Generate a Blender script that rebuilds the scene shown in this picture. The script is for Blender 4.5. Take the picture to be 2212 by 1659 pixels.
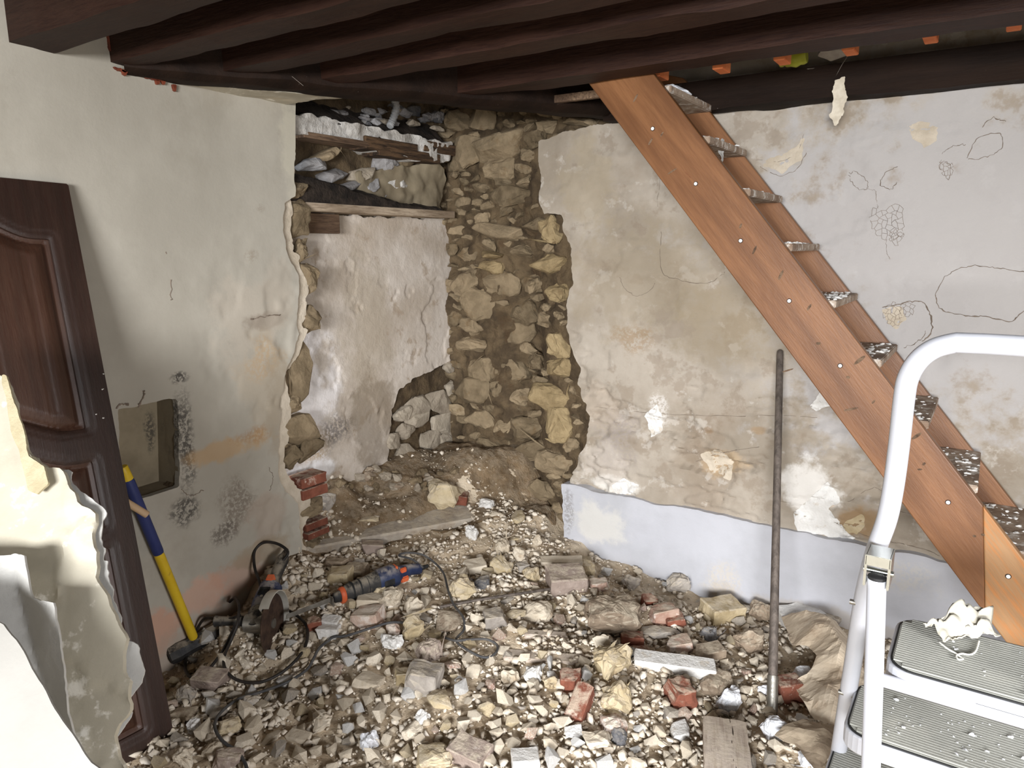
import bpy, bmesh, math, random
import numpy as np
from mathutils import Vector, Matrix, Euler

# ------------------------------------------------------------------ scene, camera, world, light
for o in list(bpy.data.objects):
    bpy.data.objects.remove(o, do_unlink=True)
scene = bpy.context.scene
COL = scene.collection
R = random.Random(7)

F, CX, CY, H = 1560.0, 1106.0, 829.5, 1.65
PITCH = math.atan((829.5 - 530) / F)
YAW = math.radians(33.5)
cam_d = bpy.data.cameras.new('camera')
cam = bpy.data.objects.new('camera', cam_d)
COL.objects.link(cam)
cam_d.sensor_width = 36.0
cam_d.sensor_fit = 'HORIZONTAL'
cam_d.lens = F * 36.0 / 2212.0
cam_d.clip_start = 0.02
cam.location = (0, 0, H)
cam.rotation_euler = (math.pi / 2 - PITCH, 0, YAW)
scene.camera = cam

scene.view_settings.view_transform = 'Standard'
scene.view_settings.look = 'None'
scene.view_settings.exposure = 0.2
scene.view_settings.gamma = 1.0
scene.view_settings.use_curve_mapping = False

world = bpy.data.worlds.new('daylight')
scene.world = world
world.use_nodes = True
world.node_tree.nodes['Background'].inputs[0].default_value = (0.82, 0.9, 1.0, 1)
world.node_tree.nodes['Background'].inputs[1].default_value = 1.0

def area_light(name, loc, target, sx, sy, energy, color):
    d = bpy.data.lights.new(name, 'AREA')
    d.shape = 'RECTANGLE'
    d.size, d.size_y, d.energy, d.color = sx, sy, energy, color
    o = bpy.data.objects.new(name, d)
    COL.objects.link(o)
    o.location = loc
    o.rotation_euler = (Vector(target) - Vector(loc)).to_track_quat('-Z', 'Y').to_euler()
    return o
# daylight through the big glazed opening in the wall behind the camera
area_light('daylight_opening', (0.75, -3.30, 1.74), (-0.95, 2.0, -0.9), 2.1, 0.95, 262, (0.965, 0.98, 1.0)).data.spread = math.radians(115)
area_light('daylight_side_window', (1.82, 0.55, 1.45), (-1.1, 1.7, -0.1), 0.9, 0.6, 24, (0.98, 0.98, 1.0)).data.spread = math.radians(95)
# cold daylight leaking into the recess and the cavity from behind the left wall
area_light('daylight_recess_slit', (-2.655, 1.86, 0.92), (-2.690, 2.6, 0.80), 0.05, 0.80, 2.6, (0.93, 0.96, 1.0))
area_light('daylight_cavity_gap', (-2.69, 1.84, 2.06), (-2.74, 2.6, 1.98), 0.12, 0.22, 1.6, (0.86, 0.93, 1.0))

# ------------------------------------------------------------------ pixel rays to real planes
C0 = np.array([0, 0, H])
FW = np.array([-math.sin(YAW) * math.cos(PITCH), math.cos(YAW) * math.cos(PITCH), -math.sin(PITCH)])
RT = np.array([math.cos(YAW), math.sin(YAW), 0.0])
UP = np.cross(RT, FW)
def ray(x, y): return FW + RT * (x - CX) / F - UP * (y - CY) / F
def on(axis, val, x, y):
    d = ray(x, y)
    return C0 + d * (val - C0[axis]) / d[axis]
def V3(p): return Vector((float(p[0]), float(p[1]), float(p[2])))

XL, YB = -2.538, 3.185       # room faces of the left and the back wall
ZJ, ZPL = 2.255, 2.222       # underside of joists and of the wall plates
XR = XL - 0.16               # plastered back of the recess
ZTOP = 2.46

# ------------------------------------------------------------------ noise
_rng = np.random.RandomState(3)
_T2 = _rng.rand(256, 256)
_T3 = _rng.rand(64, 64, 64)
def vn2(x, y):
    xi = np.floor(x).astype(int); yi = np.floor(y).astype(int)
    fx = x - xi; fy = y - yi
    fx = fx * fx * (3 - 2 * fx); fy = fy * fy * (3 - 2 * fy)
    a = _T2[xi & 255, yi & 255]; b = _T2[(xi + 1) & 255, yi & 255]
    c = _T2[xi & 255, (yi + 1) & 255]; d = _T2[(xi + 1) & 255, (yi + 1) & 255]
    return (a * (1 - fx) + b * fx) * (1 - fy) + (c * (1 - fx) + d * fx) * fy
def fbm(x, y, sc=1.0, oc=4, seed=0):
    x = np.asarray(x, float) * sc + seed * 17.3; y = np.asarray(y, float) * sc + seed * 9.1
    s = 0; a = 1.0; n = 0
    for _ in range(oc):
        s = s + a * vn2(x, y); n += a; a *= 0.5; x = x * 2.03 + 5.2; y = y * 2.03 + 1.3
    return s / n - 0.5
def vn3(p):
    i = np.floor(p).astype(int); f = p - i
    f = f * f * (3 - 2 * f); r = 0
    for dx in (0, 1):
        for dy in (0, 1):
            for dz in (0, 1):
                w = (f[:, 0] if dx else 1 - f[:, 0]) * (f[:, 1] if dy else 1 - f[:, 1]) * (f[:, 2] if dz else 1 - f[:, 2])
                r = r + w * _T3[(i[:, 0] + dx) & 63, (i[:, 1] + dy) & 63, (i[:, 2] + dz) & 63]
    return r - 0.5

# ------------------------------------------------------------------ materials
def lin(r, g, b):
    f = lambda c: ((c / 255.0 + 0.055) / 1.055) ** 2.4 if c > 10 else c / 255.0 / 12.92
    return (f(r), f(g), f(b), 1.0)
MATS = {}
def pmat(name, c1, c2, scale=4.0, rough=0.9, bump=0.25, bscale=35.0, bdist=0.01, rand=0.0, spots=None,
         stretch=(1, 1, 1), stains=(), plane=None, metallic=0.0, spec=0.3, grain=None, attr=False, ramp=(0.35, 0.65), detail=6, dust=0.0):
    m = bpy.data.materials.new(name); m.use_nodes = True
    nt = m.node_tree; N = nt.nodes; L = nt.links
    bs = N['Principled BSDF']
    bs.inputs['Roughness'].default_value = rough
    bs.inputs['Metallic'].default_value = metallic
    bs.inputs['Specular IOR Level'].default_value = spec
    tc = N.new('ShaderNodeTexCoord'); vec = tc.outputs['Object']
    oi = N.new('ShaderNodeObjectInfo')
    if rand:
        ml = N.new('ShaderNodeMath'); ml.operation = 'MULTIPLY'; ml.inputs[1].default_value = 57.0
        L.new(oi.outputs['Random'], ml.inputs[0])
        va = N.new('ShaderNodeVectorMath'); va.operation = 'ADD'
        L.new(vec, va.inputs[0]); L.new(ml.outputs[0], va.inputs[1]); vec = va.outputs[0]
    mp = N.new('ShaderNodeMapping'); mp.inputs['Scale'].default_value = stretch
    L.new(vec, mp.inputs[0]); vec = mp.outputs[0]
    def noise(sc, det=detail, rgh=0.6, v=None):
        n = N.new('ShaderNodeTexNoise'); n.inputs['Scale'].default_value = sc
        n.inputs['Detail'].default_value = det; n.inputs['Roughness'].default_value = rgh
        L.new(v or vec, n.inputs['Vector']); return n.outputs['Fac']
    def rmp(f, a, b):
        r = N.new('ShaderNodeMapRange'); r.interpolation_type = 'SMOOTHSTEP'
        r.inputs[1].default_value = a; r.inputs[2].default_value = b
        L.new(f, r.inputs[0]); return r.outputs[0]
    def mixc(f, a, b):
        x = N.new('ShaderNodeMix'); x.data_type = 'RGBA'
        if isinstance(f, float): x.inputs[0].default_value = f
        else: L.new(f, x.inputs[0])
        for k, v in ((6, a), (7, b)):
            if isinstance(v, tuple): x.inputs[k].default_value = v
            else: L.new(v, x.inputs[k])
        return x.outputs[2]
    def math_(op, a, b):
        x = N.new('ShaderNodeMath'); x.operation = op
        for k, v in ((0, a), (1, b)):
            if isinstance(v, (int, float)): x.inputs[k].default_value = v
            else: L.new(v, x.inputs[k])
        return x.outputs[0]
    fac = rmp(noise(scale), *ramp)
    if attr:
        at = N.new('ShaderNodeAttribute'); at.attribute_name = 'tint'
        sp = N.new('ShaderNodeSeparateColor'); L.new(at.outputs['Color'], sp.inputs[0])
        fac = math_('MULTIPLY', math_('ADD', fac, math_('MULTIPLY', sp.outputs[0], 1.6)), 0.45)
    elif rand:
        fac = math_('MULTIPLY', math_('ADD', fac, math_('MULTIPLY', oi.outputs['Random'], rand * 2)), 1.0 / (1 + rand * 2))
    col = mixc(fac, c1, c2)
    if grain:                       # (colour, scale, amount, (stretch)) fibres
        mg = N.new('ShaderNodeMapping'); mg.inputs['Scale'].default_value = grain[3]
        L.new(tc.outputs['Object'], mg.inputs[0])
        g = rmp(noise(grain[1], 4, 0.7, mg.outputs[0]), 0.42, 0.68)
        col = mixc(math_('MULTIPLY', g, grain[2]), col, grain[0])
    for sp_ in (spots or []):        # (colour, scale, low, high, amount)
        g = rmp(noise(sp_[1], 5, 0.65), sp_[2], sp_[3])
        col = mixc(math_('MULTIPLY', g, sp_[4]), col, sp_[0])
    if stains:
        gp = N.new('ShaderNodeNewGeometry'); sx = N.new('ShaderNodeSeparateXYZ')
        L.new(gp.outputs['Position'], sx.inputs[0])
        ca = sx.outputs[0 if plane == 'x' else 1]; cz = sx.outputs[2]
        wob = noise(7.0, 5, 0.65, gp.outputs['Position'])
        fine = noise(70.0, 5, 0.7, gp.outputs['Position'])
        for (a0, z0, ra, rz, sc_, amt, speck) in stains:
            da = math_('DIVIDE', math_('SUBTRACT', ca, a0), ra); dz = math_('DIVIDE', math_('SUBTRACT', cz, z0), rz)
            d = math_('SQRT', math_('ADD', math_('MULTIPLY', da, da), math_('MULTIPLY', dz, dz)), 0)
            d = math_('ADD', d, math_('MULTIPLY', math_('SUBTRACT', wob, 0.5), 2.2))
            mk = rmp(d, 1.05, 0.55 if not speck else 0.3)
            if speck: mk = math_('MULTIPLY', mk, rmp(fine, 0.5 - 0.08 * speck, 0.62 - 0.08 * speck))
            col = mixc(math_('MULTIPLY', mk, amt), col, sc_)
    if dust:                         # settled plaster dust on upward faces
        gn = N.new('ShaderNodeNewGeometry'); sn = N.new('ShaderNodeSeparateXYZ'); L.new(gn.outputs['Normal'], sn.inputs[0])
        dm = math_('MULTIPLY', rmp(sn.outputs[2], 0.15, 0.85), rmp(noise(24.0, 4, 0.7), 0.36, 0.6))
        col = mixc(math_('MULTIPLY', dm, dust), col, lin(200, 187, 166))
    L.new(col, bs.inputs['Base Color'])
    if bump:
        b = N.new('ShaderNodeBump'); b.inputs['Strength'].default_value = bump; b.inputs['Distance'].default_value = bdist
        L.new(noise(bscale, 8, 0.65), b.inputs['Height']); L.new(b.outputs[0], bs.inputs['Normal'])
    MATS[name] = m
    return m

# ------------------------------------------------------------------ mesh helpers
def link(name, verts, faces, mat, parent=None, smooth=False, origin=None, auto=None):
    me = bpy.data.meshes.new(name)
    v = np.asarray(verts, float)
    if origin is not None: v = v - np.asarray(origin, float)
    me.from_pydata(v.tolist(), [], [list(map(int, f)) for f in faces])
    me.materials.append(MATS[mat] if isinstance(mat, str) else mat)
    if smooth: me.polygons.foreach_set('use_smooth', [True] * len(me.polygons))
    me.update()
    o = bpy.data.objects.new(name, me); COL.objects.link(o)
    if parent: o.parent = parent
    if origin is not None: o.location = V3(origin)
    return o
def tag(o, label=None, cat=None, group=None, kind=None):
    if label: o['label'] = label
    if cat: o['category'] = cat
    if group: o['group'] = group
    if kind: o['kind'] = kind
    return o
def thing(name, label, cat, loc=(0, 0, 0), group=None, mat4=None):
    o = bpy.data.objects.new(name, None); COL.objects.link(o)
    o.empty_display_size = 0.05
    if mat4 is not None: o.matrix_world = mat4
    else: o.location = V3(loc)
    return tag(o, label, cat, group)
class MB:
    def __init__(s): s.v = []; s.f = []
    def add(s, v, f):
        n = len(s.v); s.v += [tuple(map(float, p)) for p in v]; s.f += [[i + n for i in q] for q in f]; return s
    def box(s, a, b, M=None, bev=0.0):
        bm = bmesh.new(); bmesh.ops.create_cube(bm, size=1)
        for q in bm.verts: q.co = Vector([(a[k] + b[k]) / 2 + q.co[k] * (b[k] - a[k]) for k in range(3)])
        if bev: bmesh.ops.bevel(bm, geom=bm.edges[:], offset=bev, segments=2, affect='EDGES')
        return s.bm(bm, M)
    def bm(s, bm, M=None):
        bm.verts.ensure_lookup_table(); bm.verts.index_update()
        vs = [(M @ q.co if M else q.co)[:] for q in bm.verts]
        s.add(vs, [[q.index for q in f.verts] for f in bm.faces]); bm.free(); return s
    def tube(s, pts, r, seg=10, cap=True, closed=False):
        P = [Vector(p) for p in pts]; n = len(P)
        rs = r if isinstance(r, (list, tuple)) else [r] * n
        vs = []; fs = []; up = None
        for i in range(n):
            t = (P[min(i + 1, n - 1)] - P[max(i - 1, 0)]).normalized() if not closed else (P[(i + 1) % n] - P[i - 1]).normalized()
            if up is None:
                up = t.orthogonal().normalized()
            up = (up - t * up.dot(t)).normalized(); w = t.cross(up)
            for k in range(seg):
                a = 2 * math.pi * k / seg
                vs.append(P[i] + (up * math.cos(a) + w * math.sin(a)) * rs[i])
        for i in range(n - (0 if closed else 1)):
            j = (i + 1) % n
            for k in range(seg):
                k2 = (k + 1) % seg
                fs.append([i * seg + k, i * seg + k2, j * seg + k2, j * seg + k])
        if cap and not closed:
            fs.append(list(range(seg))[::-1]); fs.append([(n - 1) * seg + k for k in range(seg)])
        return s.add(vs, fs)
    def lathe(s, prof, seg=20, axis='X', M=None):      # prof: (position along the axis, radius)
        vs = []; fs = []
        for (h, r) in prof:
            for k in range(seg):
                a = 2 * math.pi * k / seg; c, d = r * math.cos(a), r * math.sin(a)
                p = {'X': (h, c, d), 'Y': (c, h, d), 'Z': (c, d, h)}[axis]
                vs.append(M @ Vector(p) if M else p)
        for i in range(len(prof) - 1):
            for k in range(seg):
                k2 = (k + 1) % seg; fs.append([i * seg + k, i * seg + k2, (i + 1) * seg + k2, (i + 1) * seg + k])
        fs.append(list(range(seg))[::-1]); fs.append([(len(prof) - 1) * seg + k for k in range(seg)])
        return s.add(vs, fs)
    def prism(s, poly, a, b, M=None):       # polygon in local XY, extruded a..b in local Z
        n = len(poly)
        vs = [(p[0], p[1], a) for p in poly] + [(p[0], p[1], b) for p in poly]
        if M: vs = [M @ Vector(q) for q in vs]
        fs = [list(range(n))[::-1], list(range(n, 2 * n))] + [[i, (i + 1) % n, n + (i + 1) % n, n + i] for i in range(n)]
        return s.add(vs, fs)
    def build(s, name, mat, parent=None, smooth=False, bevel=0.0, origin=None):
        o = link(name, s.v, s.f, mat, parent, smooth, origin)
        bm = bmesh.new(); bm.from_mesh(o.data); bmesh.ops.recalc_face_normals(bm, faces=bm.faces[:]); bm.to_mesh(o.data); bm.free()
        if smooth:
            md = o.data
            try: md.set_sharp_from_angle(angle=math.radians(42))
            except Exception: pass
        if bevel:
            b = o.modifiers.new('bevel', 'BEVEL'); b.width = bevel; b.segments = 2; b.limit_method = 'ANGLE'
        return o

def polyfield(pts):
    P = np.asarray(pts, float)
    def f(u, v):
        sh = u.shape; x = u.ravel(); y = v.ravel()
        dmin = np.full(x.shape, 1e9); ins = np.zeros(x.shape, bool); n = len(P)
        for i in range(n):
            a = P[i]; b = P[(i + 1) % n]; e = b - a
            t = np.clip(((x - a[0]) * e[0] + (y - a[1]) * e[1]) / max(e @ e, 1e-12), 0, 1)
            dmin = np.minimum(dmin, (x - a[0] - t * e[0]) ** 2 + (y - a[1] - t * e[1]) ** 2)
            c = (a[1] > y) != (b[1] > y)
            with np.errstate(divide='ignore', invalid='ignore'):
                xi = (b[0] - a[0]) * (y - a[1]) / (b[1] - a[1] if b[1] != a[1] else 1e-12) + a[0]
            ins ^= c & (x < xi)
        d = np.sqrt(dmin); return np.where(ins, d, -d).reshape(sh)
    return f

def slab(name, O, U, Vv, box, res, field, thick, mat, parent=None, disp=None, smooth=True, back=False, flip=False, origin=None, warp=None):
    """A layer cut out by field(u, v) > 0, front face displaced by disp(u, v), real broken edges of depth thick."""
    O, U, Vv = (np.asarray(a, float) for a in (O, U, Vv)); Nn = np.cross(U, Vv)
    if flip: Nn = -Nn
    u0, u1, v0, v1 = box
    nu = int(math.ceil((u1 - u0) / res)) + 1; nv = int(math.ceil((v1 - v0) / res)) + 1
    us = np.linspace(u0, u1, nu); vs = np.linspace(v0, v1, nv)
    uu, vv = np.meshgrid(us, vs, indexing='ij'); f = field(uu, vv)
    ins = f > 0
    idx = -np.ones((nu, nv), int); idx[ins] = np.arange(ins.sum())
    UV = [np.stack([uu[ins], vv[ins]], 1)]; nxt = int(ins.sum())
    full = ins[:-1, :-1] & ins[1:, :-1] & ins[1:, 1:] & ins[:-1, 1:]
    some = (ins[:-1, :-1] | ins[1:, :-1] | ins[1:, 1:] | ins[:-1, 1:]) & ~full
    I, J = np.nonzero(full)
    quads = np.stack([idx[I, J], idx[I + 1, J], idx[I + 1, J + 1], idx[I, J + 1]], 1)
    cross = {}; extra = []; polys = []
    def cr(a, b):
        nonlocal nxt
        k = (a, b) if a < b else (b, a)
        if k in cross: return cross[k]
        fa, fb = f[a], f[b]; t = fa / (fa - fb)
        extra.append((uu[a] + t * (uu[b] - uu[a]), vv[a] + t * (vv[b] - vv[a])))
        cross[k] = nxt; nxt += 1; return cross[k]
    for i, j in zip(*np.nonzero(some)):
        cs = [(i, j), (i + 1, j), (i + 1, j + 1), (i, j + 1)]; pl = []
        for k in range(4):
            a, b = cs[k], cs[(k + 1) % 4]
            if ins[a]: pl.append(int(idx[a]))
            if ins[a] != ins[b]: pl.append(cr(a, b))
        if len(pl) > 2: polys.append(pl)
    if extra: UV.append(np.array(extra))
    UV = np.concatenate(UV)
    d = disp(UV[:, 0], UV[:, 1]) if disp else np.zeros(len(UV))
    P = O + UV[:, :1] * U + UV[:, 1:] * Vv + d[:, None] * Nn
    # boundary edges
    e = [quads[:, [k, (k + 1) % 4]] for k in range(4)]
    pe = [(p[k], p[(k + 1) % len(p)]) for p in polys for k in range(len(p))]
    E_ = np.concatenate(e + ([np.array(pe)] if pe else []))
    key = np.minimum(E_[:, 0], E_[:, 1]) * (nxt + 1) + np.maximum(E_[:, 0], E_[:, 1])
    un, inv, cnt = np.unique(key, return_inverse=True, return_counts=True)
    B = E_[cnt[inv] == 1]
    bv = np.unique(B); mp = {int(q): nxt + k for k, q in enumerate(bv)}
    Pb = P[bv] - Nn * thick
    faces = quads.tolist() + polys
    if flip: faces = [q[::-1] for q in faces]
    side = [[int(b), int(a), mp[int(a)], mp[int(b)]] for a, b in B]
    if flip: side = [q[::-1] for q in side]
    allv = np.concatenate([P, Pb])
    if back:
        n2 = len(allv); allv = np.concatenate([allv, P - Nn * thick])
        faces2 = [[q + n2 for q in fc[::-1]] for fc in faces]
    else: faces2 = []
    if warp is not None: allv = warp(allv)
    o = link(name, allv, faces + side + faces2, mat, parent, smooth, origin)
    if smooth:
        try: o.data.set_sharp_from_angle(angle=math.radians(50))
        except Exception: pass
    return o

# ------------------------------------------------------------------ stones
def hull_rock(seed, dims, npts=16, sub=0, noise=0.0, boxy=0.5):
    r = random.Random(seed); pts = []
    for _ in range(npts):
        p = Vector((r.gauss(0, 1), r.gauss(0, 1), r.gauss(0, 1))).normalized()
        e = 1.0 + boxy
        q = max(abs(p.x), abs(p.y), abs(p.z)); p = p * ((1 - boxy) + boxy / q * 0.8) * r.uniform(0.8, 1.0)
        pts.append(p)
    bm = bmesh.new()
    for p in pts: bm.verts.new(p)
    g = bmesh.ops.convex_hull(bm, input=bm.verts[:])
    bmesh.ops.delete(bm, geom=[x for x in set(g['geom_interior'] + g['geom_unused']) if isinstance(x, bmesh.types.BMVert)], context='VERTS')
    mx = [max(abs(v.co[k]) for v in bm.verts) for k in range(3)]
    for v in bm.verts:
        for k in range(3): v.co[k] *= dims[k] * 0.5 / mx[k]
    if sub:
        bmesh.ops.triangulate(bm, faces=bm.faces[:])
        bmesh.ops.bevel(bm, geom=bm.edges[:], offset=min(dims) * 0.05, segments=1, affect='EDGES')
        bmesh.ops.triangulate(bm, faces=bm.faces[:])
        bmesh.ops.subdivide_edges(bm, edges=[e for e in bm.edges if e.calc_length() > max(dims) * 0.16], cuts=sub, use_grid_fill=True)
        bmesh.ops.triangulate(bm, faces=bm.faces[:])
    bm.verts.index_update()
    vs = np.array([v.co[:] for v in bm.verts]); fs = [[v.index for v in f.verts] for f in bm.faces]; bm.free()
    if noise:
        s = max(dims); q = vs / s
        d = vn3(q * 5 + seed % 31) + 0.5 * vn3(q * 11 + seed % 17) + 0.3 * vn3(q * 23 + seed % 13)
        ln = np.linalg.norm(vs, axis=1, keepdims=True) + 1e-9
        vs = vs + vs / ln * (d * noise * min(dims))[:, None]
    return vs, fs
def brick_chunk(seed, dims, cuts=2, rough=0.04):
    r = random.Random(seed); bm = bmesh.new(); bmesh.ops.create_cube(bm, size=1)
    for v in bm.verts:
        for k in range(3): v.co[k] *= dims[k]
    for _ in range(cuts):
        n = Vector((r.choice((-1, 1)) * r.uniform(0.5, 1), r.uniform(-.6, .6), r.uniform(-.6, .6))).normalized()
        h = abs(n.x) * dims[0] / 2 + abs(n.y) * dims[1] / 2 + abs(n.z) * dims[2] / 2
        g = bmesh.ops.bisect_plane(bm, geom=bm.verts[:] + bm.edges[:] + bm.faces[:], plane_co=n * h * r.uniform(0.62, 0.8), plane_no=n, clear_outer=True)
        ed = [x for x in g['geom_cut'] if isinstance(x, bmesh.types.BMEdge)]
        if ed: bmesh.ops.contextual_create(bm, geom=ed)
    bmesh.ops.bevel(bm, geom=bm.edges[:], offset=min(dims) * 0.06, segments=1, affect='EDGES')
    bmesh.ops.triangulate(bm, faces=bm.faces[:])
    bmesh.ops.subdivide_edges(bm, edges=[e for e in bm.edges if e.calc_length() > max(dims) * 0.2], cuts=2, use_grid_fill=True)
    bmesh.ops.triangulate(bm, faces=bm.faces[:])
    bm.verts.index_update()
    vs = np.array([v.co[:] for v in bm.verts]); fs = [[v.index for v in f.verts] for f in bm.faces]; bm.free()
    s = max(dims); q = vs / s
    d = vn3(q * 6 + seed % 29) + 0.6 * vn3(q * 14 + seed % 19)
    ln = np.linalg.norm(vs, axis=1, keepdims=True) + 1e-9
    return vs + vs / ln * (d * rough * min(dims) * 2)[:, None], fs

# ------------------------------------------------------------------ material list
def yz(px_, py_, x=None):
    p = on(0, XL if x is None else x, px_, py_); return p[1], p[2]
def xz(px_, py_, y=None):
    p = on(1, YB if y is None else y, px_, py_); return p[0], p[2]
def stainL(px_, py_, rx, ry, col, amt, speck=0):
    a = yz(px_, py_); k = np.linalg.norm(on(0, XL, px_, py_) - C0) / F
    return (a[0], a[1], rx * k * 1.5, ry * k, col, amt, speck)
def stainB(px_, py_, rx, ry, col, amt, speck=0, y=None):
    a = xz(px_, py_, y); k = np.linalg.norm(on(1, YB if y is None else y, px_, py_) - C0) / F
    return (a[0], a[1], rx * k * 1.1, ry * k, col, amt, speck)
MOULD = lin(62, 58, 54); OCH = lin(176, 140, 92); GREY = lin(128, 118, 110); WHT = lin(226, 222, 218)
pmat('plaster_left', lin(156, 150, 138), lin(169, 163, 151), scale=1.6, bump=0.12, bscale=9, bdist=0.02, plane='y',
     spots=[(lin(148, 141, 128), 3.0, 0.5, 0.72, 0.6)],
     stains=[stainL(545, 700, 70, 110, lin(176, 166, 152), 0.6), stainL(575, 820, 50, 110, lin(170, 158, 140), 0.6),
             stainL(630, 320, 20, 130, lin(188, 182, 165), 0.7),
             stainL(575, 690, 34, 22, lin(120, 106, 92), 0.55), stainL(575, 770, 40, 50, OCH, 0.35, 1),
             stainL(400, 945, 17, 105, MOULD, 0.85, 1), stainL(388, 815, 15, 15, MOULD, 0.9, 1),
             stainL(405, 1105, 24, 32, MOULD, 0.85, 1), stainL(510, 1085, 40, 60, lin(110, 98, 86), 0.7, 1),
             stainL(480, 1155, 26, 30, lin(96, 88, 80), 0.8, 1), stainL(580, 1120, 40, 60, lin(160, 146, 132), 0.7),
             stainL(490, 970, 70, 26, OCH, 0.55), stainL(540, 945, 40, 22, lin(150, 112, 70), 0.5, 1),
             stainL(330, 1360, 45, 50, lin(192, 146, 122), 0.75), stainL(440, 1290, 55, 36, lin(196, 154, 132), 0.65),
             stainL(520, 1250, 50, 44, lin(184, 140, 118), 0.5), stainL(450, 1380, 90, 70, lin(168, 148, 132), 0.6),
             stainL(612, 900, 26, 150, lin(148, 136, 118), 0.6), stainL(570, 1190, 60, 30, lin(150, 134, 112), 0.7), stainL(600, 640, 34, 90, lin(166, 156, 142), 0.5), stainL(545, 550, 14, 18, lin(140, 128, 112), 0.6, 1), stainL(560, 450, 10, 12, lin(140, 130, 116), 0.5, 1)])
pmat('plaster_scratch', lin(178, 165, 146), lin(200, 188, 170), scale=9, bump=0.5, bscale=22, bdist=0.02)
pmat('plaster_niche', lin(120, 108, 88), lin(142, 130, 108), scale=5, bump=0.3, bscale=20, plane='y',
     stains=[stainL(275, 895, 24, 26, lin(50, 32, 20), 0.9), stainL(370, 950, 10, 60, MOULD, 0.8, 1)])
pmat('plaster_back', lin(146, 135, 120), lin(172, 162, 149), scale=2.2, bump=0.3, bscale=16, bdist=0.015, plane='x',
     spots=[(lin(138, 122, 104), 1.7, 0.5, 0.7, 0.55), (lin(130, 114, 96), 7, 0.55, 0.63, 0.4), (lin(184, 176, 166), 9, 0.58, 0.65, 0.6)],
     stains=[stainB(2050, 560, 460, 420, lin(173, 169, 167), 0.85),
             stainB(1420, 600, 210, 150, lin(150, 137, 116), 0.5), stainB(1600, 700, 200, 120, lin(144, 129, 104), 0.5),
             stainB(1330, 930, 70, 90, lin(150, 140, 134), 0.7, 1), stainB(1300, 880, 60, 60, lin(172, 158, 142), 0.5),
             stainB(1380, 730, 60, 40, lin(146, 122, 94), 0.6, 1), stainB(1420, 900, 24, 60, WHT, 0.5, 1),
             stainB(1560, 1000, 60, 34, lin(186, 156, 116), 0.45), stainB(1640, 930, 16, 10, lin(150, 122, 88), 0.55),
             stainB(1530, 930, 14, 12, lin(130, 104, 76), 0.55), stainB(1850, 1130, 40, 34, lin(140, 110, 72), 0.7),
             stainB(1780, 1090, 20, 10, lin(176, 138, 88), 0.8), stainB(1750, 1060, 60, 60, lin(222, 218, 212), 0.8),
             stainB(1320, 1050, 60, 22, lin(226, 222, 214), 0.7), stainB(1270, 400, 60, 110, lin(160, 146, 122), 0.5),
             stainB(1300, 1000, 50, 60, lin(186, 176, 166), 0.5)])
pmat('plaster_band', lin(171, 171, 175), lin(181, 181, 186), scale=3, bump=0.2, bscale=18, bdist=0.012, plane='x', rough=0.75,
     spots=[(lin(150, 146, 142), 40, 0.68, 0.74, 0.5)],
     stains=[stainB(1300, 1130, 60, 60, lin(204, 200, 190), 0.6), stainB(1560, 1250, 40, 40, lin(190, 182, 170), 0.7, 1),
             stainB(1960, 1250, 70, 40, lin(186, 182, 176), 0.7, 1), stainB(1230, 1100, 16, 60, lin(120, 116, 112), 0.6, 1),
             stainB(1780, 1330, 200, 26, lin(170, 158, 142), 0.5)])
pmat('plaster_recess', lin(178, 165, 150), lin(204, 194, 183), scale=3.2, bump=0.35, bscale=45, bdist=0.012, plane='y',
     spots=[(lin(160, 142, 122), 9, 0.56, 0.68, 0.7)],
     stains=[(2.2, 0.92, .3, .4, lin(236, 232, 232), 0.7, 0), (2.45, 0.72, .16, .12, lin(96, 92, 92), 0.7, 1), (2.3, 0.7, .14, .12, lin(190, 160, 112), 0.6, 1),
             (2.2, 0.55, .3, .06, lin(238, 236, 236), 0.8, 0), (2.72, 1.2, .2, .5, lin(172, 160, 142), 0.5, 0), (2.75, 0.75, .2, .3, lin(130, 116, 98), 0.6, 0)])
pmat('plaster_ledge', lin(172, 166, 158), lin(214, 210, 204), scale=12, bump=0.8, bscale=30, bdist=0.02)
pmat('mortar', lin(74, 61, 45), lin(108, 91, 68), scale=9, bump=0.9, bscale=30, bdist=0.02, spots=[(lin(78, 60, 40), 6, 0.55, 0.7, 0.7)])  # mortar darkened: shade of the deep gaps between stones put into its colour
pmat('mortar_dark', lin(50, 40, 32), lin(90, 76, 62), scale=9, bump=0.9, bscale=30, bdist=0.02)
pmat('dirt', lin(182, 162, 136), lin(212, 196, 172), scale=7, bump=0.8, bscale=75, bdist=0.012, spots=[(lin(214, 200, 178), 60, 0.58, 0.66, 0.7), (lin(108, 86, 62), 50, 0.6, 0.7, 0.6)])
pmat('stone_wall', lin(88, 75, 56), lin(152, 134, 107), scale=14, bump=0.7, bscale=45, bdist=0.01, rand=0.9, spots=[(lin(104, 82, 54), 11, 0.56, 0.68, 0.5)])
pmat('stone_edge', lin(122, 104, 74), lin(168, 148, 112), scale=14, bump=0.7, bscale=45, bdist=0.01, rand=0.7, spots=[(lin(100, 80, 54), 11, 0.56, 0.68, 0.5)])
pmat('stone_flush', lin(140, 128, 112), lin(182, 170, 152), scale=16, bump=0.7, bscale=45, rand=0.8, spots=[(lin(110, 96, 80), 12, 0.56, 0.68, 0.5)])
pmat('stone_soot', lin(112, 106, 102), lin(180, 178, 178), scale=16, bump=0.7, bscale=45, rand=0.9)
pmat('stone_tan', dust=0.6, c1=lin(182, 168, 147), c2=lin(220, 209, 191), scale=14, bump=0.5, bscale=60, rand=0.8, spots=[(lin(150, 124, 92), 10, 0.56, 0.68, 0.5)])
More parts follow.
